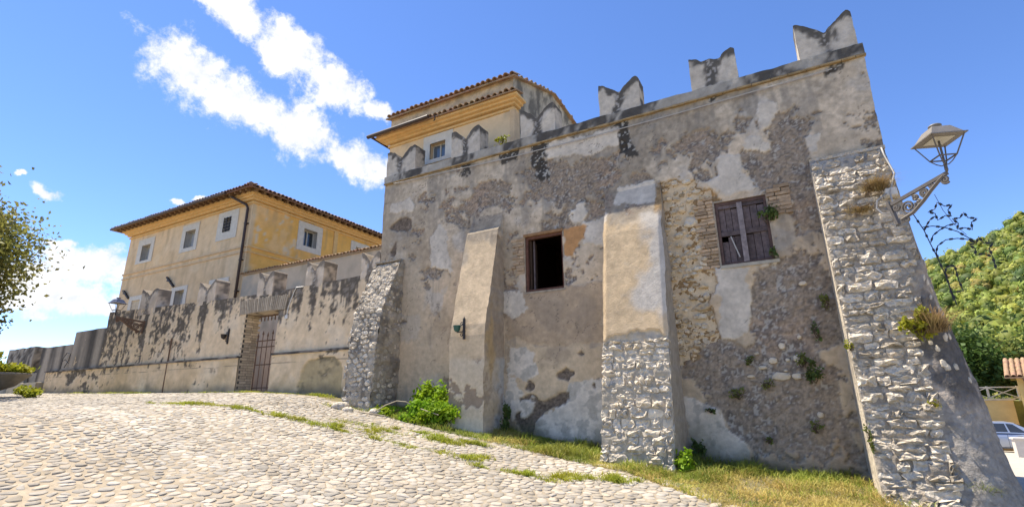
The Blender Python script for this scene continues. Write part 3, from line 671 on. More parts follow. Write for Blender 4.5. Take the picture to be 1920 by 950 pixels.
def put_courses(u0, u1, v0, v1, mapf, mats, parent, hgt, hs=(.085, .15), ws=(.14, .36), seed=1, ext=None):
    r_ = np.random.default_rng(seed); v = v0
    while v < v1-.05:
        h_ = min(r_.uniform(*hs), v1-v); u = u0-r_.uniform(0, .1); end = u1 if ext is None else ext(v)
        while u < end-.03:
            w_ = min(r_.uniform(*ws), end-u); a, b = max(u, u0-.01)+.004, u+w_-.004; hh = h_*r_.uniform(.82, 1.12)
            if b-a > .05 and r_.random() > .04:
                q = [(a, v), (a+(b-a)*.33, v), (a+(b-a)*.66, v), (b, v), (b, v+hh*.5), (b, v+hh), (a+(b-a)*.66, v+hh), (a+(b-a)*.33, v+hh), (a, v+hh), (a, v+hh*.5)]
                Q = np.array(q)+r_.uniform(-1, 1, (10, 2))*[.02, .013]; c0 = Q.mean(0); Q[[0, 3, 5, 8]] = c0+(Q[[0, 3, 5, 8]]-c0)*r_.uniform(.8, .97, (4, 1))
                Vl, Fl = dome(Q, 10, hgt*r_.uniform(.35, 1.3), ((1, -.8), (.95, .55), (.62, .8)), jit=.38, rs=r_)
                mesh_obj('stone', mapf(Vl[:, 0], Vl[:, 1], Vl[:, 2]), Fl, mats[int(r_.integers(len(mats)))], parent)
            u += w_
        v += h_
def stone_at(parent, x, z_, w_, h_, y, mat, th=.035, seed=0, n=9, name='stone'):
    r_ = np.random.default_rng(seed); a = np.linspace(0, 2*math.pi, n, endpoint=False)+r_.uniform(-.15, .15, n)
    ca, sa = np.cos(a), np.sin(a); k = (np.abs(ca)**3.2+np.abs(sa)**3.2)**(-1/3.2)*r_.uniform(.85, 1.1, n)
    Vl, Fl = dome(np.stack([x+ca*k*w_/2, z_+sa*k*h_/2], 1), n, th, ((1, -.6), (.92, .6), (.6, .95)), .15, r_)
    return mesh_obj(name, np.stack([Vl[:, 0], y-Vl[:, 2], Vl[:, 1]], 1), Fl, mat, parent)
WST= [(-0.2,1.9,0.27,0.13),(0.02,1.89,0.14,0.1),(-0.12,2.36,0.1,0.1),(-0.27,2.14,0.13,0.1),(0.06,2.16,0.1,0.12),(-0.07,2.14,0.06,0.06),(-0.49,2.26,0.08,0.05),(-0.62,1.91,0.12,0.05),(0.31,3.31,0.12,0.08),(0.14,2.48,0.06,0.06),(0.24,1.33,0.08,0.09),(-0.44,2.04,0.13,0.06),(-0.12,1.98,0.06,0.04)]
RST= [(-1.39,4.88,0.17,0.12),(-1.25,4.62,0.26,0.2),(-1.48,4.41,0.17,0.09),(-1.65,5.31,0.12,0.1),(-1.54,4.86,0.11,0.07),(-1.25,5.41,0.18,0.12),(-1.33,4.18,0.1,0.07),(-1.22,3.76,0.2,0.09),(-1.14,3.26,0.12,0.13),(-1.22,3.08,0.27,0.14),(-1.27,2.92,0.23,0.11),(-1.23,2.75,0.12,0.12),(-1.17,3.43,0.16,0.07),(-1.3,3.67,0.12,0.06),(-1.49,3.42,0.11,0.07),(-1.36,3.25,0.14,0.08),(-1.46,5.43,0.13,0.11),(-1.58,5.14,0.11,0.08),(-1.43,4.0,0.13,0.08),(-1.09,5.18,0.15,0.09),(-1.23,5.04,0.14,0.09),(-1.02,5.03,0.14,0.08),(-1.56,4.05,0.12,0.08),(-1.09,3.92,0.11,0.08),(-1.64,3.62,0.1,0.08),(-1.5,4.23,0.12,0.07),(-1.63,4.65,0.1,0.09)]
for i, (x, z_, a, b) in enumerate(WST): stone_at(wall, x, z_, a, b, 9.012, MT['whitestone'], .03, i)
for i, (x, z_, a, b) in enumerate(RST): stone_at(wall, x, z_, a, b, 9.055, MT['ochre'] if i % 3 == 0 else MT['whitestone'], .07, 100+i)
RUB = [p for k, p in PATCHES if k == 'rubble'][0]
put_stones(RUB, lambda u, v, h: np.stack([u, 9.05-h, v], 1), .115, 1.3, MT['ochre'], wall, .04, (.62, .9), 8, 17, mats=[MT['ochre'], MT['whitestone']],
           skipf=lambda u, v, r_: u > -1.06 and v > 3.7 and v < 4.95 or any(abs(u-q[0]) < q[2]*.5+.04 and abs(v-q[1]) < q[3]*.5+.035 for q in RST))
def bricks(x0, x1, z0, z1, y, seed, ragged, rows_h=.062):
    r_ = random.Random(seed); z_ = z0; j = 0
    while z_ < z1:
        x = x1
        lim = x0+r_.uniform(0, ragged)
        first = r_.uniform(.1, .24)
        while x > lim:
            L = first if first else r_.uniform(.2, .27); first = 0; xa = max(x-L, lim-.03); t = rows_h*r_.uniform(.76, .88); dy = r_.uniform(-.014, .012); dz = r_.uniform(-.004, .004)
            if x-xa > .05:
                m = MB(); m.box((xa+.006, y-.02+dy, z_+dz), (x-.006, y+.06, z_+t+dz)); o = m.build('brick', MT['brick'], wall)
                for v in o.data.vertices: v.co += Vector((r_.uniform(-.005, .005), r_.uniform(-.005, .003), r_.uniform(-.004, .004)))
            x -= L
        z_ += rows_h; j += 1
bricks(-1.18, WR[0]-.012, 3.72, 5.0, 9.03, 3, .12)
bricks(WR[1]+.03, .36, 4.50, 4.97, 9.0, 4, .1, .066)
bricks(-4.90, WL[0]-.012, 4.10, 4.86, 9.0, 5, .12, .066)
# windows -------------------------------------------------------------
def reveal(parent, q, y0, y1, mat):
    x0, x1, z0, z1 = q; m = MB(); t = .03
    m.box((x0-t, y0, z0-t), (x0, y1, z1+t)); m.box((x1, y0, z0-t), (x1+t, y1, z1+t)); m.box((x0, y0, z0-t), (x1, y1, z0)); m.box((x0, y0, z1), (x1, y1, z1+t))
    return m.build('reveal', mat, parent)
revm = M('reveal_plaster', (.33, .27, .2), .95, .3, 12, .5, 30)
def room(q):
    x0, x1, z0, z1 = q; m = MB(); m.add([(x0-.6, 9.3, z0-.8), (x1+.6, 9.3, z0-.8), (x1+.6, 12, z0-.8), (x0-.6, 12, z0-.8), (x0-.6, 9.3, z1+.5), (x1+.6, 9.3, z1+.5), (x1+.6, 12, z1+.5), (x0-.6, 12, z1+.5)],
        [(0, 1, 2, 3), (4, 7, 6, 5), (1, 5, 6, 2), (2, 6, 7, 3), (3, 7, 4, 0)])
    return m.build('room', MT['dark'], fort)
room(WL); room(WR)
# left window: open and dark, weathered wooden frame, brick-coloured lintel board
reveal(wall, WL, 9.004, 9.3, revm); reveal(wall, WR, 9.004, 9.3, revm)
m = MB(); x0, x1, z0, z1 = WL
m.box((x0, 9.03, z0), (x0+.055, 9.10, z1)); m.box((x1-.035, 9.03, z0), (x1, 9.10, z1)); m.box((x0+.055, 9.03, z1-.07), (x1-.035, 9.10, z1)); m.box((x0+.055, 9.03, z0), (x1-.035, 9.10, z0+.05))
wn = m.build('window', M('reddish_frame', (.13, .06, .04), .85, .4, 12, .4, 40), fort); tag(wn, 'open dark window with a weathered reddish frame')
boxpart('lintel', M('lintel_wood', (.30, .17, .08), .9, .4, 10, .5, 40), wn, (x0-.03, 8.985, z1-.012), (x1+.02, 9.06, z1+.045))
m = MB(); m.box((x0+.06, 9.12, z0+.05), (x0+.09, 9.40, z1-.08)); m.build('casement', MT['wood'], wn)
m = MB(); m.box((x0+.13, 9.14, z0+.05), (x0+.155, 9.18, z1-.08)); m.build('sash_bar', MT['boardwood'], wn)
boxpart('sill', revm, wn, (x0-.03, 8.975, z0-.045), (x1+.04, 9.12, z0-.002))
# right window: boarded wooden shutters with a grey mullion
m = MB(); x0, x1, z0, z1 = WR
m.box((x0, 9.03, z0), (x0+.05, 9.11, z1)); m.box((x1-.045, 9.03, z0), (x1, 9.11, z1)); m.box((x0+.05, 9.03, z1-.055), (x1-.045, 9.11, z1)); m.box((x0+.05, 9.03, z0), (x1-.045, 9.11, z0+.05))
wn = m.build('window', M('dark_red_frame', (.11, .07, .06), .88, .4, 12, .5, 40), fort); tag(wn, 'boarded window with weathered purple-brown shutters')
boxpart('mullion', MT['greywood'], wn, (x0+.355, 9.02, z0+.03), (x0+.44, 9.09, z1-.05))
for a, b in ((x0+.05, x0+.355), (x0+.44, x1-.045)):
    boxpart('rail', MT['boardwood'], wn, (a, 9.045, z0+.52), (b, 9.085, z0+.60)); boxpart('rail', MT['boardwood'], wn, (a, 9.046, z1-.12), (b, 9.084, z1-.056))
    k = 3; wd = (b-a)/k
    for i in range(k):
        for (c0, c1) in ((z0+.60, z1-.12), (z0+.05, z0+.52)):
            if i == 0 and c0 < z0+.2 and a < x0+.1: c1 = z0+.44
            m = MB(); m.box((a+i*wd+.004, 9.075+rnd.uniform(-.008, .008), c0), (a+(i+1)*wd-.004, 9.10, c1-rnd.uniform(0, .02))); m.build('board', MT['boardwood'], wn)
m = MB(); m.bar((x0+.2, 9.04, z0+.50), (x0+.30, 9.035, z0+.12), .018); m.build('broken_slat', MT['cable'], wn)
boxpart('sill', M('stone_sill', (.40, .36, .29), .95, .25, 12, .5, 30), wn, (x0-.02, 8.97, z0-.06), (x1+.06, 9.13, z0-.003))

# buttresses ----------------------------------------------------------
def buttress(name, x0, x1, prof, colf, mat, parent, yback=9.15, step=.03, zb=0., dispf=None):
    """solid with profile prof [(z, yfront)] top to bottom; faces: front, left, right, all divided and painted"""
    pz = [p[0] for p in prof][::-1]; py = [p[1] for p in prof][::-1]
    vs_ = coords(zb, prof[0][0], step, pz); yf = np.interp(vs_, pz, py)
    wob = {x0: .020*fbm(vs_, vs_*0+x0, 1.6, 4, 3)+.006*fbm(vs_, vs_*0+x0, 9, 2, 5), x1: .020*fbm(vs_, vs_*0+x1, 1.6, 4, 4)+.006*fbm(vs_, vs_*0+x1, 9, 2, 6)}
    VV = []; FF = []; CC = []; nb = 0
    def sheet(W, k, flip, face):
        nonlocal nb
        r_ = len(W)//k; i = np.arange((r_-1)*k).reshape(r_-1, k)[:, :-1].ravel(); f_ = np.stack([i, i+1, i+1+k, i+k], 1)
        c_, d_ = colf(W[:, 0], W[:, 1], W[:, 2], face)
        if face == 'front': W = W+np.stack([0*d_, d_, 0*d_], 1)
        elif face == 'right': W = W-np.stack([d_, 0*d_, 0*d_], 1)
        elif face == 'left': W = W+np.stack([d_, 0*d_, 0*d_], 1)
        VV.append(W); CC.append(c_); FF.append((f_[:, ::-1] if flip else f_)+nb); nb += len(W)
    us_ = coords(x0, x1, step); X_, Z_ = np.meshgrid(us_, vs_); Y_ = np.repeat(yf, len(us_)); tt_ = (us_-x0)/(x1-x0); X_ = X_+wob[x0][:, None]*(1-tt_)[None, :]+wob[x1][:, None]*tt_[None, :]
    sheet(np.stack([X_.ravel(), Y_, Z_.ravel()], 1), len(us_), False, 'front')
    kd = 24
    for face, xx in (('left', x0), ('right', x1)):
        T_ = np.linspace(0, 1, kd); Y_ = (yf[:, None]*(1-T_)+yback*T_).ravel(); Z_ = np.repeat(vs_, kd)
        sheet(np.stack([xx+np.repeat(wob[xx], kd), Y_, Z_], 1), kd, face == 'left', face)
    X_, Y_ = np.meshgrid(us_, np.linspace(yf[-1], yback, 5)); sheet(np.stack([X_.ravel(), Y_.ravel(), np.full(X_.size, prof[0][0])], 1), len(us_), False, 'top')
    return mesh_obj(name, np.concatenate(VV), np.concatenate(FF), mat, parent, col=np.concatenate(CC), smooth=False)
def mortar_col(base=(.33, .285, .225), dark=(.12, .105, .09), amt=.6):
    def fn(x, y, z_, face):
        a = x+y*.7; c_ = np.tile(base, (len(x), 1))*(1+.25*fbm(a, z_, 5, 4, 3))[:, None]
        c_ = mixc(c_, dark, sstep(0, .5, fbm(a, z_, 3, 4, 5))*amt)
        return c_, .004+.03*fbm(a, z_, 9, 4, 7)
    return fn
# 1: rubble buttress at the left corner
P1 = [(4.86, 8.95), (4.75, 8.86), (4.2, 8.62), (3.56, 8.36), (2.84, 8.24), (2.0, 8.19), (1.2, 8.14), (1.0, 8.12)]
b1 = buttress('buttress', -8.70, -7.88, P1, mortar_col((.42, .36, .28)), MT['mortar'], fort, zb=1.0); tag(b1, 'rubble stone buttress with a long sloping top at the left corner')
pz = [p[0] for p in P1][::-1]; py = [p[1] for p in P1][::-1]
def front1(u, v, h):
    y = np.interp(v, pz, py); s = np.interp(v, [1, 3.2, 3.7, 4.86], [.05, .25, .45, .5]); return np.stack([u, y-h+.01, v+h*s], 1)
put_stones([(-8.71, 1.15), (-7.9, 1.15), (-7.9, 4.8), (-8.71, 4.8)], front1, .135, 1.35, MT['lime'], b1, .026, (.8, .98), 9, 31, mats=[MT['lime'], MT['lime'], MT['limedark']])
put_stones([(8.25, 1.2), (9.0, 1.2), (9.0, 4.55), (8.72, 4.3), (8.42, 3.6), (8.27, 2.8)], lambda u, v, h: np.stack([-7.89+h, u, v], 1), .14, 1.15, MT['limedark'], b1, .018, (.6, .9), 9, 32, mats=[MT['lime'], MT['limedark'], MT['limedark']])
mb = MB(); mb.box((-8.69, 8.86, 4.83), (-7.9, 9.02, 4.875)); o = mb.build('cap_slab', MT['limedark'], b1)
# 2: plastered buttress
P2 = [(5.62, 9.01), (5.50, 8.99), (5.22, 8.90), (5.12, 8.80), (3.03, 8.27), (2.8, 8.245), (1.0, 8.225), (.7, 8.22)]
def col2(x, y, z_, face):
    a = x if face == 'front' else y*1.0+31
    n2 = fbm(a, z_, 2.5, 4, 121); n7 = fbm(a, z_, 8, 4, 131); n1 = fbm(a, z_, 1.1, 4, 141)
    c_ = np.tile((.57, .435, .28) if face != 'right' else (.40, .315, .225), (len(x), 1))*(1+.12*n2+.08*n7)[:, None]  # sunlight put into the colour: lighter, warmer front; right side painted darker as shaded
    c_ = mixc(c_, (.36, .315, .26), sstep(.1, .5, n1+.1)*.6); dep = .006*n2
    c_ = c_*1; pm = sstep(4.75, 4.95, z_+.15*n2+.06*n7)[:, None]; c_ = c_*(1-pm)+paint_main(x+(0 if face == 'front' else .5*y), z_)[0]*.86*pm
    c_ = mixc(c_, (.30, .24, .17), sstep(4.2, 4.9, z_)*sstep(.05, .4, n2)*.5)
    lo = sstep(2.45, 2.3, z_+.06*n2); c_ = mixc(c_, (.57, .465, .33), lo*.8)
    br = sstep(.0, .05, n2*.7+.5*n7+.45*sstep(2.3, 1.7, z_)*sstep(1.2, 1.5, z_)-.42)*lo
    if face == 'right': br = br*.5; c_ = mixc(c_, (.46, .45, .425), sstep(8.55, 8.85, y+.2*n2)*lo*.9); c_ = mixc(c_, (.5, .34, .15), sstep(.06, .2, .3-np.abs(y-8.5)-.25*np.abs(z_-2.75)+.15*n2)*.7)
    c_ = mixc(c_, (.27, .20, .14), br*.9); dep = dep+br*.012
    c_ = mixc(c_, (.60, .53, .42), sstep(1.3, 1.1, z_+.15*n2)*.5)
    return c_, dep
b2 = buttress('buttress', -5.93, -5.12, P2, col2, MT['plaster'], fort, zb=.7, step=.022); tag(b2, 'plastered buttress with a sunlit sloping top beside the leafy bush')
# 3: half plastered, half stone
P3 = [(5.60, 9.01), (5.48, 8.99), (5.2, 8.90), (4.54, 8.70), (2.62, 8.335), (1.2, 8.03), (.55, 7.86), (.2, 7.80)]
def col3(x, y, z_, face):
    a = x if face == 'front' else y+57
    n2 = fbm(a, z_, 2.5, 4, 221); n7 = fbm(a, z_, 8, 4, 231); n1 = fbm(a, z_, .9, 4, 241)
    c_ = np.tile((.55, .49, .41), (len(x), 1))
    if face == 'front': c_ = mixc(c_, (.58, .43, .26), sstep(-.1, .35, (-2.05-x)*.9+.5*n1+.35*n2+.15))
    else: c_ = np.tile((.40, .35, .285), (len(x), 1))  # sides painted darker; the front plaster colour is lightened and warmed as sunlit
    c_ = c_*(1+.12*n2+.08*n7)[:, None]
    pm = sstep(4.62, 4.85, z_+.2*n2+.06*n7)[:, None]; c_ = c_*(1-pm)+paint_main(x+(0 if face == 'front' else .5*y), z_)[0]*.86*pm
    lo = (z_ < 2.58+.10*n2+.04*n7); dep = .005*n2-.035*(~lo)*sstep(5.2, 4.6, z_)*(sstep(.0, .07, np.minimum(x+2.79, -1.69-x)) if face == 'front' else 0)
    if face == 'front': c_[lo] = (np.tile([.45, .39, .30], (lo.sum(), 1))*(1+.3*n7[lo])[:, None]); dep = dep+lo*(.004+.03*n7)
    c_ = mixc(c_, (.12, .11, .06), sstep(1.0, .6, z_+.15*n2)*.5)
    return c_, dep
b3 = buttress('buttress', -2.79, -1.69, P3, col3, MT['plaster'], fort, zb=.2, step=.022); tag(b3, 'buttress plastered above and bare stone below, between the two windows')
pz3 = [p[0] for p in P3][::-1]; py3 = [p[1] for p in P3][::-1]
put_courses(-2.80, -1.68, .42, 2.52, lambda u, v, h: np.stack([u, np.interp(v, pz3, py3)-h+.012, v+h*.2], 1), [MT['lime'], MT['lime'], MT['whitestone']], b3, .042, (.09, .16), (.12, .32), 33)
# 4: big corner buttress
ZB4 = -.1
def y4(z_): return np.interp(z_, [-.3, .3, 1.1, 2.2, 3.4, 4.7, 5.32], [7.60, 7.74, 8.02, 8.28, 8.5, 8.74, 8.93])
def xr4(z_): return np.interp(z_, [-.3, .8, 1.7, 2.6, 3.6, 4.5, 5.32], [2.16, 2.06, 2.02, 1.90, 1.78, 1.74, 1.72])
def xh4(z_): return np.interp(z_, [-.3, 1.2, 2.3, 3.3, 5.32], [1.42, 1.46, 1.46, 1.72, 1.70])
def section4(u, z_):
    """u 0..1 left return, 1..2 front, 2..3 rounded right flank, 3..4 right return"""
    y = y4(z_); xh = xh4(z_); xr = xr4(z_)
    a = np.clip(u, 0, 1); b = np.clip(u-1, 0, 1); c_ = np.clip(u-2, 0, 1); d = np.clip(u-3, 0, 1)
    X_ = .70+(xh-.70)*b+(xr-xh)*np.sin(c_*math.pi/2)**.9; Y_ = 9.1+(y-9.1)*a+.55*(1-np.cos(c_*math.pi/2))+1.6*d
    return X_, Y_
uu = np.concatenate([np.linspace(0, 1, 20)[:-1], np.linspace(1, 2, 40)[:-1], np.linspace(2, 3, 34)[:-1], np.linspace(3, 4, 12)]); vv = coords(ZB4-.1, 5.32, .025)
U, V, F = grid(uu, vv); X_, Y_ = section4(U, V)
n2 = fbm(X_+Y_, V, 2.5, 4, 321); n8 = fbm(X_*1.3+Y_, V, 8, 4, 331); n25 = fbm(X_+Y_, V, 24, 2, 341)
c = np.tile([.42, .36, .285], (len(U), 1))*(1+.22*n8)[:, None]
flank = sstep(1.93, 2.05, U+.05*n2); c = mixc(c, (.44, .375, .31), flank*.9)
c = mixc(c, (.10, .092, .085), flank*sstep(1.3, 1.7, V)*sstep(3.3, 2.6, V)*sstep(-.3, .2, n2+.1)*.85)
c = mixc(c, (.34, .31, .27), flank*sstep(1.5, 1.2, V+.1*n2)*.8)
c = mixc(c, (.68, .59, .46), (U < .985)*.9*sstep(-.6, .1, n2+.2)); c = mixc(c, (.42, .40, .37), sstep(4.9, 5.2, V)*.5)  # left return painted paler, imitating the sun falling on it
c = c*(1+.18*n25)[:, None]
disp = np.where((U > 1) & (U < 2.05), .006+.03*n8, .012*n8+.006*n25)
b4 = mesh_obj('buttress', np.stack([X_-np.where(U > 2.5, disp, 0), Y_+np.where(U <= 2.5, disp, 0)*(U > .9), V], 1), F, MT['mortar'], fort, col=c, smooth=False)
tag(b4, 'tall battered corner buttress of rough limestone courses')
topf = MB(); topf.box((.7, 8.9, 5.26), (1.72, 9.1, 5.31)); topf.build('cap_slab', MT['limedark'], b4)
def front4(u, v, h):
    X_, Y_ = section4(1+np.clip((u-.7)/(xh4(v)-.7), 0, 1.04), v); return np.stack([X_, Y_-h+.012, v+h*.22], 1)
put_courses(.70, 1.50, .0, 5.25, front4, [MT['lime'], MT['lime'], MT['limedark']], b4, .045, (.08, .15), (.13, .36), 34, ext=lambda v: float(xh4(v))+.03)
r_ = np.random.default_rng(77)
def flank4(u, v, h): X_, Y_ = section4(u, v); return np.stack([X_+h*.6, Y_-h*.8, v], 1)
for k in range(26):
    v0 = r_.uniform(1.35, 3.4); u0 = r_.uniform(2.1, 2.55); a = np.linspace(0, 2*math.pi, 8, endpoint=False); s = r_.uniform(.03, .06)
    Q = np.stack([u0+np.cos(a)*s*.45*r_.uniform(.8, 1.1, 8)/.55, v0+np.sin(a)*s*r_.uniform(.8, 1.15, 8)], 1); Vl, Fl = dome(Q, 8, .02, jit=.1, rs=r_)
    mesh_obj('stone', flank4(Vl[:, 0], Vl[:, 1], Vl[:, 2]), Fl, MT['whitestone'], b4)
m = MB()
pp = [(-8.31, 8.95, 6.94), (-7.4, 8.96, 6.90), (-6.47, 8.95, 6.87), (-4.87, 8.955, 6.81), (-2.75, 8.95, 6.79), (-.97, 8.955, 6.81), (.3, 8.95, 6.84), (1.28, 8.955, 6.87)]
m.tube(pp, .011, 5); tag(m.build('wall_cable', MT['cable'], None, at=(-8.31, 8.95, 6.94)), 'thin pale cable strung along the fortress wall below the battlements', 'cable')
print('fortress')

# ================================================================== tile helper
def tiles_along(m, a, b, down, r=.085, pitch=.185, L=.42, lift=0.):
    """barrel tile ends along the edge a-b; down = unit vector down the slope"""
    a = Vector(a); b = Vector(b); d = (b-a); n = max(2, int(d.length/pitch)); e = d.normalized(); dn = Vector(down).normalized(); nrm = e.cross(dn)
    if nrm.z < 0: nrm = -nrm
    for k in range(n):
        p = a+d*((k+.5)/n)+nrm*(lift+rnd.uniform(-.008, .008))+dn*rnd.uniform(-.02, .03); ring = []
        q = 7; rr = r*rnd.uniform(.92, 1.08)
        for s in (0, 1):
            for t in range(q):
                an = math.pi*t/(q-1); ring.append(p-dn*L*s+e*math.cos(an)*rr*(1-.12*s)+nrm*(math.sin(an)*rr*(1-.12*s)+.02*s))
            for t in range(q):
                an = math.pi*(q-1-t)/(q-1); ring.append(p-dn*L*s+e*math.cos(an)*(rr-.016)+nrm*(math.sin(an)*(rr-.016)+.02*s))
        k2 = 2*q; F_ = [(i, (i+1) % k2, k2+(i+1) % k2, k2+i) for i in range(k2)]
        F_ += [(i, i+1, k2-2-i, k2-1-i) for i in range(q-1)]
        m.add(ring, F_)
def eave_run(m, a, b, down, L):   # flat under-tile layer
    a = Vector(a); b = Vector(b); dn = Vector(down).normalized(); m.add([a, b, b-dn*L, a-dn*L, a+Vector((0, 0, -.03)), b+Vector((0, 0, -.03)), b-dn*L+Vector((0, 0, -.03)), a-dn*L+Vector((0, 0, -.03))],
      [(0, 1, 2, 3), (7, 6, 5, 4), (0, 4, 5, 1), (1, 5, 6, 2), (2, 6, 7, 3), (3, 7, 4, 0)])

# ================================================================== garden wall
gw = thing('garden_wall', (-16, 9.2, 1.85), 'long low crenellated garden wall with black lichen streaks and a gateway', 'wall')
GATE = (-13.74, -12.30, 1.6, 4.06)
GM = [(-19.84, -18.80, 5.45, 5.2), (-16.36, -15.44, 5.32, 5.0), (-13.38, -12.70, 5.26, 4.97), (-11.33, -10.65, 5.28, 5.0), (-9.29, -8.66, 5.24, 4.95)]
def gtop(x): return np.interp(x, [-30, -21.9, -19, -14.4, -12.5, -8.6], [4.9, 4.86, 4.76, 4.62, 4.6, 4.66])
def gpaint(x, z_, plinth):
    n2 = fbm(x, z_, 1.6, 4, 401); n7 = fbm(x, z_, 6, 4, 411); sk = fbm(x*3.2, z_*.35, 1.4, 4, 421); sk2 = fbm(x*7, z_*.8, 1.4, 3, 431)
    c_ = np.tile([.75, .575, .37], (len(x), 1))*(1+.12*n2+.08*n7)[:, None]
    c_ = mixc(c_, (.70, .58, .42), sstep(0, .5, n2)*.5)
    if plinth:
        c_ = mixc(c_, (.58, .43, .25), sstep(-.2, .4, fbm(x, z_, .8, 3, 441))*.7)
        c_ = mixc(c_, (.16, .135, .11), sstep(.012, .004, np.abs(z_-2.60+.012*n2))*.7); d = n7*.5+n2*.5-.50+.30*sstep(2.58, 2.64, z_)*sstep(-.2, .4, sk)+.4*sstep(-20.5, -23, x)+.35*sstep(2.45, 2.8, z_)*sstep(-.1, .4, sk)
        ni = np.minimum(1-np.abs(x+10.35)/.85, 1)*1.; arch = sstep(0, .12, (1-np.abs((x+10.35)/.80)**3-np.clip((z_-2.25)/.44, 0, 9)**3)+.35*n2+.15*n7)*(z_ < 2.78)
        c_ = mixc(c_, (.36, .285, .145), arch*.7); c_ = mixc(c_, (.12, .105, .07), arch*sstep(-.1, .5, n7*.6+.5*n2+.55*sstep(2.35, 2.7, z_))*.7)
        c_ = mixc(c_, (.14, .125, .10), sstep(.3, 0, z_-gz(x, x*0+8.9)+.15*n2)*.55)
    else:
        tp = gtop(x); h = (z_-2.9)/(tp-2.9)
        n14 = fbm(x, z_, 13, 3, 471); lf = sstep(-15.6, -16.8, x); d = .45*sk+.4*sk2+.4*n7+.25*n14+1.5*(h-.52)*(1-.55*lf)+lf*(.02+.25*n7+.2*n14)+.45*sstep(-20.3, -22, x)-.55*sstep(-14.9, -14.2, x)*sstep(-13.6, -13.9, x)
        for a, b, _, _ in GM:
            cx = (a+b)/2; wv = (b-a)
            d = d-(1.0-.4*lf)*np.clip(1-np.abs(np.abs(x-cx)-wv*.38)/(wv*.24), 0, 1)+.75*np.clip(1-np.abs(x-cx-.03)/(wv*.18), 0, 1)*sstep(.2, .7, h+.3)
    m_ = sstep(-.04, .32, d+.3*fbm(x, z_, 9, 3, 461))
    c_ = mixc(c_, (.065, .058, .05), m_*.9); c_ = mixc(c_, (.34, .29, .235), m_*sstep(.2, .5, fbm(x, z_, 11, 3, 451))*.5)
    return c_, .006*n2+.006*n7+.004*m_
def gpanel(name, x0, x1, z0f, z1f, y, plinth, holes=(), step=.045, parent=gw):
    us_ = coords(x0, x1, step, [h[0] for h in holes]+[h[1] for h in holes]); t_ = np.linspace(0, 1, 48)
    U, T, F_ = grid(us_, t_); a = z0f(U); b = z1f(U); Z_ = a+(b-a)*T
    c_, d_ = gpaint(U, Z_, plinth)
    if plinth:
        arch = sstep(0, .1, (1-np.abs((U+10.35)/.80)**3-np.clip((Z_-2.25)/.44, 0, 9)**3)+.35*fbm(U, Z_, 1.6, 4, 401)+.15*fbm(U, Z_, 6, 4, 411))*(Z_ < 2.78); d_ = d_+.035*arch
    F_ = drop(U, Z_, F_, holes)
    return mesh_obj(name, np.stack([U, y+d_, Z_], 1), F_, MT['plasterfar'], parent, col=c_, smooth=True)
zc = lambda v: (lambda x: np.full(x.shape, v))
segs = [(-21.88, GATE[0]), (GATE[1], -8.6)]
for a, b in segs:
    gpanel('wall_face', a, b, zc(2.86), gtop, 9.0, False)
    gpanel('plinth_face', a, b, lambda x: gz(x, x*0+9)-.15, zc(2.82), 8.95, True)
gpanel('wall_face', GATE[0], GATE[1], zc(GATE[3]+.02), gtop, 9.0, False)
gpanel('wall_face', -24.25, -21.88, zc(2.86), zc(4.30), 9.02, False); gpanel('wall_face', -26.9, -24.25, zc(2.86), zc(3.84), 9.03, False)
gpanel('plinth_face', -25.9, -21.88, lambda x: gz(x, x*0+9)-.15, zc(2.82), 8.96, True)
def dk(x, y, z_): return stainc((.36, .31, .25), bias=.1, f=3)(x, y, z_)
for a, b, t in ((-21.88, GATE[0], 0), (GATE[1], -8.66, 0), (-24.25, -21.9, 4.30), (-26.9, -24.27, 3.84)):
    # body behind the faces, with a rough top
    us_ = coords(a, b, .25); tp = gtop(us_) if t == 0 else np.full(len(us_), t); n = len(us_); dz = .012*fbm(us_, us_*0, 3, 3, 4)
    W = np.concatenate([np.stack([us_, np.full(n, 9.012), np.full(n, 1.5)], 1), np.stack([us_, np.full(n, 9.012), tp-.002+dz], 1), np.stack([us_, np.full(n, 9.43), tp-.002+dz], 1), np.stack([us_, np.full(n, 9.43), np.full(n, 1.5)], 1)])
    F_ = [(q*n+i, (q+1)*n+i, (q+1)*n+i+1, q*n+i+1) for q in range(3) for i in range(n-1)]+[(0, n, 2*n, 3*n), (n-1, 4*n-1, 3*n-1, 2*n-1)]
    mesh_obj('wall_body', W, F_, MT['plasterfar'], gw, col=dk(*W.T))
rough_block('lintel_body', (GATE[0]-.02, 9.03, GATE[3]), (GATE[1]+.02, 9.43, 4.58), MT['plasterfar'], gw, dk, .15, .004)
for a, b in ((-25.9, GATE[0]-.0), (GATE[1], -8.7)):
    rough_block('ledge', (a, 8.905, 2.815), (b, 9.04, 2.868), MT['plasterfar'], gw, stainc((.22, .19, .16), bias=.25, f=3), .12, .006)
m = MB(); m.box((-25.9, 8.98, 1.5), (GATE[0]-.01, 9.2, 2.80)); m.box((GATE[1]+.01, 8.99, 1.5), (-8.7, 9.2, 2.80)); m.build('plinth_body', M('plinth_fill', (.38, .31, .22)), gw)
for i, (a, b, zt, nt_) in enumerate(GM):
    merlon('merlon', a, b, 9.0, 9.44, 4.55, zt, nt_, gw, MT['plasterfar'], (.60, .49, .365), seed=60+i*7, dark=.8)
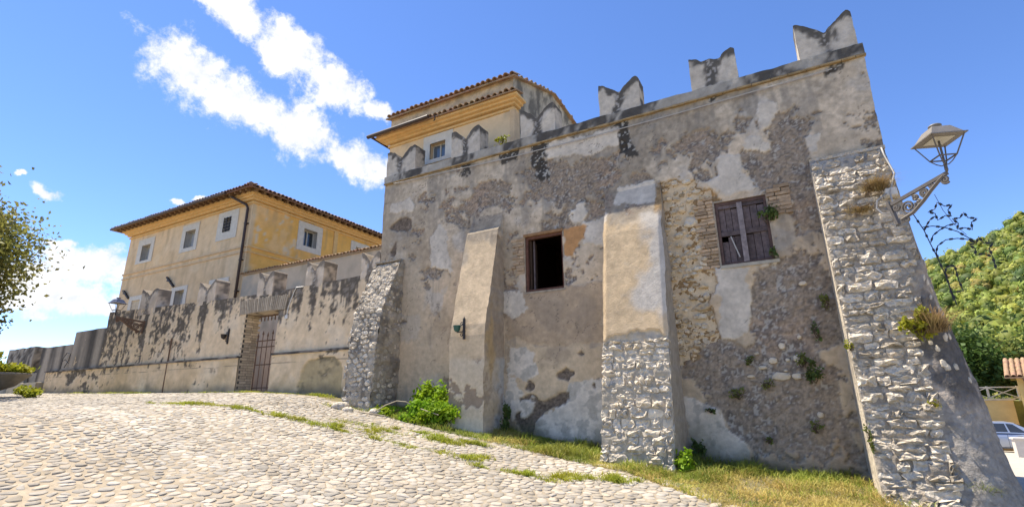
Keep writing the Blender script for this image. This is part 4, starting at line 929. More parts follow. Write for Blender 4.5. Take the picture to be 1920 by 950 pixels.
# left end: stepped ends and pier
rough_block('pier', (-30.4, 9.05, 1.9), (-27.75, 9.6, 3.95), MT['plasterfar'], gw, stainc((.33, .30, .25), bias=.12, f=2.5), .12, .02)
rough_block('low_wall', (-27.75, 9.08, 1.9), (-24.3, 9.5, 2.86), MT['plasterfar'], gw, stainc((.27, .24, .20), bias=.15, f=2.5), .12, .03)
rough_block('foot_block', (-28.6, 8.75, 1.8), (-26.0, 9.04, 2.45), MT['plasterfar'], gw, stainc((.44, .38, .28), bias=-.25, f=2.5), .12, .02)
# gateway: brick jambs and flat brick arch
for side, x in ((0, GATE[0]),):
    z_ = 1.75; j = 0
    while z_ < GATE[3]-.03:
        for q in range(2):
            y0 = 9.0+q*.22+(j % 2)*.06
            if z_ > 3.0 and side == 0 and q == 0 and z_ > 3.35: pass
            m = MB(); xa = x-.20 if side == 0 else x-.015; m.box((xa+(.13 if q == 0 else 0), y0-.006+rnd.uniform(-.008, .006), z_), (xa+.215+rnd.uniform(-.008, .012), y0+.20, z_+.063)); m.build('brick', MT['brickpale' if z_ < 3.2 else 'ochre'], gw)
        z_ += .072; j += 1
n = 26
for k in range(n):
    t = (k+.5)/n; x = GATE[0]-.28+t*(GATE[1]-GATE[0]+.56); tl = (t-.5)*.16
    m = MB(); zb, zt = 4.05+.03*math.sin(math.pi*t), 4.47+rnd.uniform(-.02, .03)
    hw_ = .027; m.add([(x-hw_-tl*.0, 8.975, zb), (x+hw_, 8.975, zb), (x+hw_, 9.4, zb), (x-hw_, 9.4, zb), (x-hw_+tl, 8.975, zt), (x+hw_+tl, 8.975, zt), (x+hw_+tl, 9.4, zt), (x-hw_+tl, 9.4, zt)], [(0,3,2,1),(4,5,6,7),(0,1,5,4),(1,2,6,5),(2,3,7,6),(3,0,4,7)])
    m.build('voussoir', MT['brickpale'], gw)
boxpart('threshold', MT['limedark'], gw, (GATE[0]-.35, 8.72, 1.6), (GATE[1]+.2, 9.5, 1.86))
boxpart('cable_box', MT['white'], gw, (-11.98, 8.965, 3.78), (-11.88, 8.995, 3.88))
m = MB(); m.tube([(-11.93, 8.985, 3.88), (-11.90, 8.985, 4.1), (-11.74, 8.985, 4.5), (-11.66, 8.985, 4.62), (-11.5, 9.1, 4.64)], .014, 5); m.build('cable', MT['white'], gw)
m = MB(); m.box((-17.35, 8.93, 1.7), (-17.32, 8.965, 3.6)); m.build('drain_strip', MT['rust'], gw)
# iron gate
ig = thing('iron_gate', (-13.0, 9.4, 1.88), 'rusty iron gate with spiked bars standing in the garden wall gateway', 'gate')
for k in range(7):
    x = -13.66+k*.215; zt = 3.42+.06*(k % 2)
    m = MB(); m.tube([(x, 9.42, 1.92), (x, 9.42, zt)], .012 if k not in (0, 6) else .02, 6); m.build('bar', MT['rust'], ig)
    m = MB(); m.lathe((x, 9.42, zt), [(.012, 0), (.028, .03), (.002, .14)], 6); m.build('spike', MT['rust'], ig)
for z_ in (1.98, 2.62, 3.12, 3.3): boxpart('rail', MT['rust'], ig, (-13.68, 9.405, z_), (-12.34, 9.435, z_+.03))
for k in range(9):
    x = -13.62+k*.155; m = MB(); m.lathe((x, 9.42, 3.88), [(.003, 0), (.02, .04), (.012, .16)], 6); m.build('hanging_spike', MT['rust'], ig)
boxpart('top_rail', MT['rust'], ig, (-13.7, 9.40, 4.02), (-12.32, 9.44, 4.05))

# ================================================================== inner boundary wall with tiled coping
iw = thing('courtyard_wall', (-16, 13.1, 1.9), 'cream courtyard wall with clay tile coping running from the yellow house', 'wall')
rough_block('wall', (-20.40, 12.97, 1.7), (-8.8, 13.27, 6.9), MT['paint'], iw, lambda x, y, z_: mixc(mixc(np.tile([.62, .49, .34], (len(x), 1)), (.44, .385, .30), sstep(0, .5, fbm(x, z_, 1, 4, 9))), (.33, .27, .18), sstep(.2, .6, fbm(x*2, z_*.5, 1.3, 4, 19))*.5), .2, .008)
m = MB(); tiles_along(m, (-20.5, 12.88, 6.93), (-8.8, 12.88, 6.93), (0, -1, -.3), .075, .17, .3); tiles_along(m, (-20.5, 13.36, 6.95), (-8.8, 13.36, 6.95), (0, 1, -.25), .075, .17, .3)
tag(m.build('coping_tiles', MT['tilelight'], iw), kind='stuff')
boxpart('tile_bed', MT['brick'], iw, (-20.4, 12.92, 6.88), (-8.8, 13.32, 6.96))

# ================================================================== yellow house
yh = thing('yellow_house', (-25.7, 18, 1.9), 'ochre yellow house with hipped tile roof and white framed windows', 'house')
HX0, HX1, HY0, HY1 = -31.0, -20.42, 13.0, 23.0
FW = [(-29.95, -28.38, 8.68, 10.04, -29.55, -28.70, 8.82, 9.68, 'deep'), (-25.85, -24.44, 8.70, 10.12, -25.55, -24.70, 8.90, 9.79, 'deep'), (-22.9, -21.38, 8.82, 10.22, -22.4, -21.90, 9.2, 9.91, 'grille'),
      (-29.8, -28.4, 5.4, 6.93, -29.5, -28.7, 5.6, 6.70, 'blind'), (-25.93, -24.56, 5.4, 6.97, -25.57, -24.80, 5.6, 6.78, 'deep'), (-22.85, -21.4, 5.4, 6.97, -22.5, -21.8, 5.6, 6.72, 'deep')]
SW = [(15.46, 16.93, 8.75, 10.23, 15.80, 16.61, 9.03, 9.91, 'deep'), (18.9, 20.4, 8.75, 10.13, 19.26, 20.1, 9.0, 9.85, 'deep')]
def hpaint(a, z_, side):
    n1 = fbm(a, z_, .6, 4, 501+side); n4 = fbm(a, z_, 3, 4, 511+side); n9 = fbm(a, z_, 9, 3, 521+side)
    if side == 0:
        c_ = np.tile([.74, .525, .295], (len(a), 1)); c_ = mixc(c_, (.76, .57, .36), sstep(-.2, .5, n1)*.6)
        c_ = mixc(c_, (.70, .45, .17), sstep(10.2, 10.32, z_)); c_ = mixc(c_, (.64, .47, .28), sstep(8.2, 8.0, z_)*.6)
    else:
        c_ = np.tile([.80, .46, .125], (len(a), 1)); c_ = mixc(c_, (.78, .50, .22), sstep(-.1, .5, n1)*.6)
        c_ = mixc(c_, (.60, .53, .40), sstep(.28, .40, n4*.6+n9*.4)*(a < 15.8)*(z_ > 8.2)*.8)
        c_ = mixc(c_, (.58, .47, .31), sstep(13.25, 13.1, a)*.8)
    c_ = c_*(1+.07*n4+.05*n9)[:, None]
    sk = fbm(a*3, z_*.4, 1.2, 4, 531+side); c_ = mixc(c_, (.40, .29, .17), sstep(.15, .7, sk+.25*n9)*.45); c_ = mixc(c_, (.78, .62, .41), sstep(.2, .6, fbm(a, z_, 1.4, 5, 541+side))*.35)
    return c_
for side, wins, a0, a1 in ((0, FW, HX0, HX1), (1, SW, HY0, HY1)):
    ex = [q for w_ in wins for q in (w_[4], w_[5])]; ez = [q for w_ in wins for q in (w_[6], w_[7])]
    U, V, F = grid(coords(a0, a1, .12, ex), coords(1.8, 10.75, .12, ez)); F = drop(U, V, F, [w_[4:8] for w_ in wins]); c = hpaint(U, V, side)
    d = .008*fbm(U, V, 2, 3, 3)
    W = np.stack([U, HY0+d, V], 1) if side == 0 else np.stack([HX1-d, U, V], 1)
    mesh_obj('wall', W, F, MT['paint'], yh, col=c)
mb = MB(); mb.box((HX0, HY0+.35, 1.8), (HX0+.2, HY1, 10.7)); mb.box((HX0, HY1-.2, 1.8), (HX1-.3, HY1, 10.7)); mb.box((HX0, HY0+.35, 10.5), (HX1-.35, HY1, 10.72)); mb.build('rear_walls', M('rear_ochre', (.5, .38, .2)), yh)
mb = MB(); mb.box((HX0+.2, HY0+.6, 1.8), (HX1-.6, HY0+.65, 10.5)); mb.box((HX1-.65, HY0+.65, 1.8), (HX1-.6, HY1-.2, 10.5)); mb.build('dark_rooms', MT['dark'], yh)
cream = M('white_surround', (.63, .585, .50), .9, .14, 6, .3, 25, bdist=.01); ochre_t = M('ochre_trim', (.71, .47, .205), .9, .16, 5, .3, 25, bdist=.01); beige_t = M('beige_trim', (.62, .45, .27), .9, .16, 5, .3, 25, bdist=.01)
grayrev = M('grey_reveal', (.42, .39, .35), .9, .15, 6, .2, 25)
def hwin(w_, side, P):
    """window with painted surround; P maps (along, out, z) with out>0 away from the house"""
    a0, a1, z0, z1, b0, b1, c0, c1, kind = w_
    def bx(m, p, q):
        A = P(*p); B = P(*q); m.box(tuple(min(s, t) for s, t in zip(A, B)), tuple(max(s, t) for s, t in zip(A, B)))
    m = MB()
    for (p, q) in (((a0, -.02, z0), (b0, .035, z1)), ((b1, -.02, z0), (a1, .035, z1)), ((b0, -.02, c1), (b1, .035, z1)), ((b0, -.02, z0), (b1, .035, c0))): bx(m, p, q)
    o = m.build('window', cream, yh)
    if kind == 'blind':
        m = MB(); bx(m, (b0, -.1, c0), (b1, -.02, c1)); m.build('panel', M('blind_panel', (.56, .46, .32)), o); return
    m = MB(); dp = -.32
    bx(m, (b0-.02, dp, c0), (b0, .0, c1)); bx(m, (b1, dp, c0), (b1+.02, .0, c1)); bx(m, (b0-.02, dp, c0-.02), (b1+.02, .0, c0)); bx(m, (b0-.02, dp, c1), (b1+.02, .0, c1+.02)); m.build('reveal', grayrev, o)
    m = MB(); bx(m, (b0, -.31, c0), (b1, -.27, c1)); m.build('pane', MT['glassdark'], o)
    m = MB(); t = .045; mid = (b0+b1)/2
    for p, q in (((b0, -.27, c0), (b0+t, -.22, c1)), ((b1-t, -.27, c0), (b1, -.22, c1)), ((b0+t, -.27, c1-t), (b1-t, -.22, c1)), ((b0+t, -.27, c0), (b1-t, -.22, c0+t)), ((mid-.03, -.27, c0+t), (mid+.03, -.22, c1-t))): bx(m, p, q)
    m.build('casement_frame', MT['windowwhite'], o)
    m = MB(); bx(m, (b0+t, -.29, c0+t), (mid-.12, -.268, c1-t)); m.build('curtain', M('curtain_cloth', (.42, .42, .42), .9, .2, 12, .1, 20), o)
    if kind == 'grille':
        for k in range(5): z_ = c0+.06+k*(c1-c0-.1)/4; m = MB(); bx(m, (b0-.02, .03, z_), (b1+.02, .055, z_+.03)); m.build('grille_bar', MT['iron'], o)
        for k in range(3): a = b0+k*(b1-b0-.02)/2; m = MB(); bx(m, (a, .056, c0), (a+.03, .08, c1)); m.build('grille_bar', MT['iron'], o)
for w_ in FW: hwin(w_, 0, lambda a, o, z_: (a, HY0-o, z_))
for w_ in SW: hwin(w_, 1, lambda a, o, z_: (HX1+o, a, z_))
# string courses, frieze, eaves
def band(name, z0, z1, out, mats):
    m = MB(); m.box((HX0-out, HY0-out, z0), (HX1+out, HY0-.001, z1)); m.build(name, mats[0], yh); m = MB(); m.box((HX1+.001, HY0, z0), (HX1+out, HY1, z1)); m.build(name, mats[1], yh)
band('string_course', 8.22, 8.30, .05, (beige_t, ochre_t)); band('string_course', 7.98, 8.04, .04, (beige_t, ochre_t))
for z0, z1, o_ in ((10.28, 10.36, .06), (10.42, 10.52, .14), (10.52, 10.62, .24), (10.62, 10.72, .34)): band('cornice', z0, z1, o_, (ochre_t, ochre_t))
OV = .62; EZ_ = 10.80
x = HX0-.45
while x < HX1+.4:
    m = MB(); m.add([(x, HY0-OV, EZ_-.06), (x+.11, HY0-OV, EZ_-.06), (x+.11, HY0, EZ_+.07), (x, HY0, EZ_+.07), (x, HY0-OV+.04, EZ_-.16), (x+.11, HY0-OV+.04, EZ_-.16), (x+.11, HY0, EZ_-.09), (x, HY0, EZ_-.09)], [(0,1,2,3),(4,7,6,5),(0,4,5,1),(1,5,6,2),(2,6,7,3),(3,7,4,0)]); m.build('rafter', MT['rafter'], yh); x += .40
y = HY0-.35
while y < HY1:
    m = MB(); m.add([(HX1+OV, y, EZ_-.06), (HX1+OV, y+.11, EZ_-.06), (HX1, y+.11, EZ_+.07), (HX1, y, EZ_+.07), (HX1+OV-.04, y, EZ_-.16), (HX1+OV-.04, y+.11, EZ_-.16), (HX1, y+.11, EZ_-.09), (HX1, y, EZ_-.09)], [(0,3,2,1),(4,5,6,7),(0,1,5,4),(1,2,6,5),(2,3,7,6),(3,0,4,7)]); m.build('rafter', MT['rafter'], yh); y += .40
rx0, rx1, ry0, ry1 = HX0-OV-.08, HX1+OV+.08, HY0-OV-.08, HY1+OV+.08; hd = (ry1-ry0)/2; sl_ = .34; ez = EZ_-.045
rv = [(rx0, ry0, ez), (rx1, ry0, ez), (rx1, ry1, ez), (rx0, ry1, ez), (rx0+hd, ry0+hd, ez+hd*sl_), (rx1-hd, ry0+hd, ez+hd*sl_)]
rv2 = [(a, b, c_-.05) for a, b, c_ in rv]
roof = mesh_obj('roof', rv+rv2, [(0, 1, 5, 4), (1, 2, 5), (2, 3, 4, 5), (3, 0, 4), (6, 10, 11, 7), (7, 11, 8), (8, 11, 10, 9), (9, 10, 6), (0, 6, 7, 1), (1, 7, 8, 2), (2, 8, 9, 3), (3, 9, 6, 0)], MT['tile'], yh)
m = MB()
dnF = Vector((0, -1, -sl_)); dnR = Vector((1, 0, -sl_))
for off in range(0, 16):
    q = off*.36
    if q < hd-.3:
        tiles_along(m, (rx0+q, ry0+q-.03, ez+q*sl_+.0), (rx1-q, ry0+q-.03, ez+q*sl_), dnF, .1, .21, .42); tiles_along(m, (rx1-q+.03, ry0+q, ez+q*sl_), (rx1-q+.03, ry1-q, ez+q*sl_), dnR, .1, .21, .42)
tag(m.build('roof_tiles', MT['tile'], roof), kind='stuff')
m = MB()
m.tube([(rx1-.02-k*hd/9, ry0+.02+k*hd/9, ez+.07+k*hd/9*sl_) for k in range(10)], .1, 8); m.build('hip_tiles', MT['tile'], roof)
# gutter pipe
m = MB(); m.tube([(-21.55, HY0-.52, 10.78), (-21.5, HY0-.5, 10.68), (-20.72, HY0-.14, 10.22), (-20.64, HY0-.10, 10.05), (-20.64, HY0-.10, 1.9)], .06, 8); m.build('downpipe', MT['pipe'], yh, True)
for z_ in (9.3, 7.6, 6.2): boxpart('pipe_clip', MT['pipe'], yh, (-20.72, HY0-.14, z_), (-20.56, HY0, z_+.05))
m = MB(); m.tube([(rx0+.1, ry0-.07, ez-.03), (-21.4, ry0-.07, ez-.05)], .06, 8); m.build('gutter', MT['pipe'], yh)
for a, b in (((-30.5, 12.93, 7.35), (-29.8, 12.93, 6.86)), ((-26.44, 12.93, 7.57), (-25.72, 12.93, 7.02))):
    m = MB(); m.bar(a, b, .09, .07); c0 = (Vector(a)+Vector(b))/2; m.bar(c0+Vector((-.28, 0, .08)), c0+Vector((.02, 0, .05)), .07, .06); m.build('iron_tie', MT['iron'], yh)
boxpart('pilaster_strip', ochre_t, yh, (HX1+.001, 17.68, 8.4), (HX1+.06, 17.92, 10.28))

# ================================================================== tower house above the fortress
th = thing('tower_house', (-7.3, 11, 7.0), 'small yellow upper house with double tile eaves rising behind the battlements', 'house')
TX0, TX1, TY = -9.33, -5.25, 9.8
tw = (-8.08, -7.10, 7.74, 8.58, -7.86, -7.34, 7.85, 8.33)
U, V, F = grid(coords(TX0, TX1, .08, tw[4:6]), coords(6.9, 8.8, .08, tw[6:8])); F = drop(U, V, F, [tw[4:8]])
c = np.tile([.74, .55, .33], (len(U), 1)); c = mixc(c, (.70, .46, .19), sstep(8.56, 8.64, V)); c = mixc(c, (.47, .38, .26), sstep(.1, .5, fbm(U, V, 1.5, 4, 3))*.6)
mesh_obj('front_wall', np.stack([U, TY+.008*fbm(U, V, 2, 3, 5), V], 1), F, MT['paint'], th, col=c)
# right flank with lichen
fy = coords(9.8, 15, .08); tp = np.interp(fy, [9.8, 12.28, 15], [9.56, 10.48, 10.25]); T_ = np.linspace(0, 1, 40)
Y_, TT = np.meshgrid(fy, T_); Z_ = 6.9+(np.tile(tp, (40, 1))-6.9)*TT; Y_ = Y_.ravel(); Z_ = Z_.ravel()
k = len(fy); i = np.arange(39*k).reshape(39, k)[:, :-1].ravel(); F = np.stack([i, i+1, i+1+k, i+k], 1)
c = np.tile([.48, .42, .32], (len(Y_), 1))*(1+.2*fbm(Y_, Z_, 4, 4, 7))[:, None]; c = mixc(c, (.075, .07, .06), sstep(-.25, .4, fbm(Y_*1.6, Z_*.6, 1.6, 5, 9)+.3*fbm(Y_, Z_, 9, 3, 10))*.75); c = mixc(c, (.56, .43, .25), sstep(10.12, 10.02, Y_)*(Z_ < 8.9))
mesh_obj('side_wall', np.stack([np.full(len(Y_), TX1)-.01*fbm(Y_, Z_, 3, 3, 3), Y_, Z_], 1), F, MT['plaster'], th, col=c)
m = MB(); m.box((TX0, TY+.3, 6.9), (TX0+.2, 15, 9.5)); m.box((TX0, 14.8, 6.9), (TX1-.05, 15, 10)); m.box((TX0+.2, TY+.35, 6.95), (TX1-.3, TY+.4, 9.5)); m.build('rear_walls', MT['dark'], th)
U, V, F = grid(coords(TX0, TX1-.004, .08), coords(8.8, 9.55, .08)); c = np.tile([.60, .47, .31], (len(U), 1)); c = mixc(c, (.33, .27, .19), sstep(0, .55, fbm(U*1.5, V, 2.4, 5, 33))*.7)
mesh_obj('upper_wall', np.stack([U, TY+.006+.01*fbm(U, V, 3, 3, 5), V], 1), F, MT['plaster'], th, col=c)
for z0, z1, o_ in ((8.60, 8.66, .04), (8.70, 8.76, .11), (8.76, 8.82, .2), (8.82, 8.88, .3)):
    m = MB(); m.box((TX0-o_, TY-o_, z0), (TX1+o_*.8, TY-.001, z1)); m.box((TX1+.001, TY, z0), (TX1+o_*.8, TY+.22, z1)); m.build('cornice', ochre_t, th)
m = MB(); m.box((TX1-.1, TY-.035, 6.95), (TX1+.035, TY+.24, 8.6)); m.build('corner_pilaster', beige_t, th)
m = MB(); tiles_along(m, (TX0-.22, TY-.38, 8.90), (TX1+.25, TY-.38, 8.90), (0, -1, -.3), .075, .165, .4); eave_run(m, (TX0-.25, TY-.37, 8.895), (TX1+.27, TY-.37, 8.895), (0, -1, -.3), .42); tag(m.build('lower_eave_tiles', MT['tilelight'], th), kind='stuff')
m = MB(); tiles_along(m, (TX0-.08, TY-.12, 9.57), (TX1+.1, TY-.12, 9.57), (0, -1, -.37), .075, .165, .4)
tiles_along(m, (TX1+.07, 9.75, 9.58), (TX1+.07, 12.3, 10.52), (1, 0, 0), .06, .3, .2); tiles_along(m, (TX1+.07, 12.3, 10.52), (TX1+.07, 15, 10.28), (1, 0, 0), .06, .3, .2); tag(m.build('upper_eave_tiles', MT['tilelight'], th), kind='stuff')
mesh_obj('roof', [(TX0-.1, 9.66, 9.52), (TX1+.1, 9.66, 9.52), (TX1+.1, 12.3, 10.5), (TX0-.1, 12.3, 10.5), (TX1+.1, 15.1, 10.27), (TX0-.1, 15.1, 10.27), (TX0-.1, 9.66, 9.48), (TX1+.1, 9.66, 9.48), (TX1+.1, 12.3, 10.46), (TX0-.1, 12.3, 10.46), (TX1+.1, 15.1, 10.23), (TX0-.1, 15.1, 10.23)],
  [(0, 1, 2, 3), (3, 2, 4, 5), (6, 9, 8, 7), (9, 11, 10, 8), (0, 6, 7, 1), (1, 7, 8, 2), (2, 8, 10, 4), (0, 3, 9, 6), (3, 5, 11, 9)], MT['tilelight'], th)
m = MB(); m.tube([(TX0-.42, TY-.48, 8.84), (TX0+1.75, TY-.48, 8.86)], .055, 8); m.build('gutter', MT['pipe'], th)
m = MB(); m.box((TX0-.33, TY-.46, 8.80), (TX0-.29, TY+.6, 8.86)); m.build('eave_board', MT['pipe'], th)
m = MB(); m.bar((-7.38, TY-.45, 8.86), (-7.38, TY-.45, 8.70), .02); m.bar((-7.38, TY-.45, 8.71), (-7.42, TY-.45, 8.70), .02); m.build('gutter_hook', MT['iron'], th)
m = MB()
for p, q in (((tw[0], TY-.02, tw[2]), (tw[4], TY+.02, tw[3])), ((tw[5], TY-.02, tw[2]), (tw[1], TY+.02, tw[3])), ((tw[4], TY-.02, tw[7]), (tw[5], TY+.02, tw[3])), ((tw[4], TY-.02, tw[2]), (tw[5], TY+.02, tw[6]))): m.box(p, q)
o = m.build('window', cream, th); m = MB(); b0, b1, c0, c1 = tw[4:8]
m.box((b0-.02, TY+.0, c0), (b0, TY+.2, c1)); m.box((b1, TY, c0), (b1+.02, TY+.2, c1)); m.box((b0, TY, c1), (b1, TY+.2, c1+.02)); m.box((b0, TY, c0-.02), (b1, TY+.2, c0)); m.build('reveal', beige_t, o)
mid = (b0+b1)/2
for a, b in ((b0+.03, mid-.02), (mid+.02, b1-.03)): boxpart('pane', MT['glass'], o, (a, TY+.15, c0+.03), (b, TY+.16, c1-.03))
m = MB(); m.box((b0, TY+.13, c0), (b0+.03, TY+.17, c1)); m.box((b1-.03, TY+.13, c0), (b1, TY+.17, c1)); m.box((mid-.02, TY+.13, c0+.03), (mid+.02, TY+.17, c1-.03)); m.box((b0+.03, TY+.13, c1-.03), (b1-.03, TY+.17, c1)); m.box((b0+.03, TY+.13, c0), (b1-.03, TY+.17, c0+.03)); m.build('casement_frame', MT['windowwhite'], o)
print('houses')
# ================================================================== lamps and fittings
def spiral(c, e1, e2, r0, turns, n=26, start=0., shrink=.12):
    c = Vector(c); e1 = Vector(e1); e2 = Vector(e2); out = []
    for k in range(n):
        t = k/(n-1); a = start+turns*2*math.pi*t; r = r0*(1-(1-shrink)*t); out.append(c+e1*math.cos(a)*r+e2*math.sin(a)*r)
    return out
def lantern(root, base, s, roofm, framem, rot=.0):
    """open four-sided street lantern standing on base; s = roof width"""
    b = Vector(base); ex = Vector((math.cos(rot), math.sin(rot), 0)); ey = Vector((-math.sin(rot), math.cos(rot), 0)); ez = Vector((0, 0, 1))
    def ring(h, w_): return [b+ez*h+ex*(w_/2*i)+ey*(w_/2*j) for i, j in ((-1, -1), (1, -1), (1, 1), (-1, 1))]
    zr = .95*s; m = MB()
    lv = [ring(zr-.03*s, s), ring(zr, s), ring(zr+.035*s, .86*s), ring(zr+.33*s, .50*s), ring(zr+.345*s, .44*s)]
    V_ = [v for q in lv for v in q]; F_ = [(0, 3, 2, 1), (16, 17, 18, 19)]+[(4*l+i, 4*l+(i+1) % 4, 4*l+4+(i+1) % 4, 4*l+4+i) for l in range(4) for i in range(4)]
    m.add(V_, F_); roof_ = m.build('lantern_roof', roofm, root)
    m = MB(); m.lathe(b+ez*(zr+.345*s), [(.10*s, 0), (.10*s, .06*s), (.17*s, .08*s), (.17*s, .12*s), (.13*s, .15*s), (.03*s, .16*s)], 16); m.build('finial', roofm, root, True)
    m = MB(); q = ring(zr-.034*s, .56*s); m.add(q+[v-ez*.012*s for v in q], [(0, 1, 2, 3), (7, 6, 5, 4)]+[(i, 4+i, 4+(i+1) % 4, (i+1) % 4) for i in range(4)]); m.build('lamp_panel', M('frosted_lamp_panel', (.55, .53, .45), .4, .05, 5, 0), root)
    top = ring(zr-.04*s, .86*s); bot = ring(.34*s, .46*s)
    for i in range(4):
        m = MB(); m.bar(top[i], bot[i], .032*s); m.build('strut', framem, root)
    m = MB()
    for i in range(4): m.bar(bot[i], bot[(i+1) % 4], .034*s)
    m.build('lower_ring', framem, root)
    for i in range(4):
        c = b+ez*.10*s; p = [bot[i], bot[i]*.6+c*.4-ez*.06*s, bot[i]*.25+c*.75-ez*.06*s, c+ez*.02*s]; m = MB(); m.tube(p, .016*s, 6); m.build('cradle', framem, root)
    m = MB(); m.lathe(b, [(.004, -.14*s), (.035*s, -.09*s), (.05*s, -.03*s), (.045*s, .0), (.045*s, .12*s), (.03*s, .16*s), (.03*s, zr-.04*s)], 10); m.build('stem', framem, root, True)
def bracket(root, a, b, drop_, mat, th=.022):
    """scrolled iron arm from wall point a to tip b, scrolls hanging below"""
    a = Vector(a); b = Vector(b); d = (b-a); L = d.length; e = d.normalized(); dn = Vector((0, 0, -1)); dn = (dn-e*dn.dot(e)).normalized()
    m = MB(); m.bar(a-e*.04*L, b, th*1.3, th*1.6); m.build('arm', mat, root)
    m = MB(); p0 = a+e*L*.08+dn*drop_*.95
    m.tube([p0, a+e*L*.3+dn*drop_*.9, a+e*L*.52+dn*drop_*.62, a+e*L*.68+dn*drop_*.36, a+e*L*.84+dn*drop_*.14, a+e*L*.93+dn*drop_*.04], th*.85, 6); m.build('brace', mat, root)
    for c, r, t, st in ((a+e*L*.26+dn*drop_*.52, drop_*.36, 2.2, 0), (a+e*L*.58+dn*drop_*.28, drop_*.2, 1.8, 2), (a+e*L*.93+dn*drop_*.24, drop_*.19, 1.6, 1), (a+e*L*.16+dn*drop_*1.08, drop_*.14, 1.3, 3), (a+e*L*.42+dn*drop_*.30, drop_*.15, 1.6, 4), (a+e*L*.44+dn*drop_*.58, drop_*.13, 1.4, 5), (a+e*L*.08+dn*drop_*.28, drop_*.16, 1.5, 0), (a+e*L*.72+dn*drop_*.16, drop_*.11, 1.4, 2)):
        m = MB(); m.tube(spiral(c, e, dn, r, t, start=st), [th*.62]*26, 5); m.build('scroll', mat, root)
    m = MB(); m.bar(a+dn*(-.05), a+dn*drop_*1.1, th*2.2, th*1.2, upv=tuple(e)); m.build('wall_plate', mat, root)
sl1 = thing('street_lamp', (1.46, 8.02, 4.06), 'large grey lantern lamp on a scrolled iron bracket at the stone corner buttress', 'street lamp')
bracket(sl1, (1.45, 8.03, 4.06), (1.985, 7.50, 4.20), .27, MT['lampgrey'], .026); lantern(sl1, (1.985, 7.50, 4.26), .41, MT['lamptop'], MT['lampgrey'], rot=.35)
sl2 = thing('street_lamp', (-19.3, 8.95, 4.3), 'small blue-grey lantern lamp on a bracket on the garden wall', 'street lamp')
bracket(sl2, (-19.3, 8.99, 4.28), (-19.35, 8.15, 4.36), .34, MT['rust'], .035); lantern(sl2, (-19.42, 8.15, 4.46), .38, MT['lampblue'], MT['iron'], rot=.2)
def spot(loc, label, s=1., cup='green'):
    x, y, z_ = loc; o = thing('wall_light', loc, label, 'wall light')
    m = MB(); m.box((x-.022*s, y-.03, z_-.20*s), (x+.022*s, y, z_+.20*s)); m.lathe((x, y-.015, z_+.2*s), [(.022*s, 0), (.004, .04*s)], 8); m.build('back_plate', MT['iron'], o)
    for dz in (.10, -.11): m = MB(); m.tube(spiral((x-.05*s, y-.02, z_+dz*s), (1, 0, 0), (0, 0, 1), .045*s, 1.4, 16), .008*s, 5); m.build('scroll', MT['iron'], o)
    m = MB(); m.bar((x, y-.02, z_-.05*s), (x-.14*s, y-.06, z_-.06*s), .02*s); m.build('arm', MT['iron'], o)
    m = MB(); m.lathe((x-.13*s, y-.07, z_-.05*s), [(.03*s, 0), (.06*s, .03*s), (.075*s, .11*s), (.082*s, .12*s), (.07*s, .112*s), (.05*s, .04*s)], 14, caps=False); m.build('cup', MT[cup], o, True)
    return o
spot((-5.57, 8.222, 2.94), 'small iron wall light with a green cup on the plastered buttress')
spot((-14.42, 8.99, 3.46), 'dark iron wall light beside the gateway in the garden wall', 1.05, 'iron')
# junction box and cable on the corner buttress
jb = thing('junction_box', (1.55, 8.55, 4.42), 'white plastic junction box with a looping cable on the stone buttress', 'junction box')
m = MB(); m.box((1.52, 8.52, 4.36), (1.67, 8.66, 4.48)); o = m.build('box', MT['white'], jb); bv = o.modifiers.new('bevel', 'BEVEL'); bv.width = .02; bv.segments = 3
m = MB(); m.tube([(1.66, 8.85, 5.25), (1.665, 8.80, 5.10), (1.68, 8.72, 4.93), (1.70, 8.62, 4.72), (1.62, 8.56, 4.52), (1.57, 8.5, 4.40), (1.57, 8.45, 4.2), (1.5, 8.40, 4.06), (1.42, 8.44, 4.08), (1.37, 8.46, 4.18), (1.40, 8.48, 4.30), (1.53, 8.52, 4.40)], .012, 6); m.build('cable', MT['cable'], jb, True)
# wire stars for festival lights
DE = {'star': [[(2.02,4.1),(2.09,4.03),(2.17,4.04),(2.11,3.97),(2.13,3.88),(2.07,3.9),(1.98,3.85),(1.97,3.95),(1.9,3.98),(1.98,4.01)],
 [(2.26,3.91),(2.29,3.83),(2.38,3.8),(2.31,3.76),(2.3,3.66),(2.23,3.7),(2.15,3.69),(2.18,3.77),(2.13,3.84),(2.21,3.84)],
 [(2.34,3.56),(2.37,3.47),(2.46,3.45),(2.41,3.39),(2.42,3.27),(2.35,3.33),(2.26,3.32),(2.28,3.4),(2.22,3.47),(2.3,3.47)]],
 'arc': [[(1.81,3.73),(1.85,3.8),(1.9,3.87),(1.96,3.91)],[(1.85,3.56),(1.89,3.65),(1.97,3.71),(2.06,3.76),(2.16,3.77)],[(1.88,3.31),(1.88,3.42),(1.91,3.5),(2.01,3.57),(2.13,3.57),(2.23,3.54),(2.3,3.47)],[(1.8,3.78),(1.91,3.78),(2.03,3.74),(2.15,3.66),(2.23,3.57),(2.3,3.49)],[(2.42,3.27),(2.42,3.18),(2.42,3.12)]],
 'frame': [[(1.93,2.75),(1.92,3.04),(1.92,3.14),(1.94,3.2),(1.99,3.22),(2.03,3.2),(2.03,3.14),(2.03,3.03),(2.05,2.87),(1.94,2.87)]],
 'post': [[(1.74,3.98),(1.81,3.74),(1.84,3.55),(1.88,3.33),(1.91,3.11),(1.93,2.9),(1.95,2.7)]]}
sd = thing('star_decoration', (1.93, 8.35, 2.7), 'black wire frame with three stars for festival lights beside the corner buttress', 'decoration')
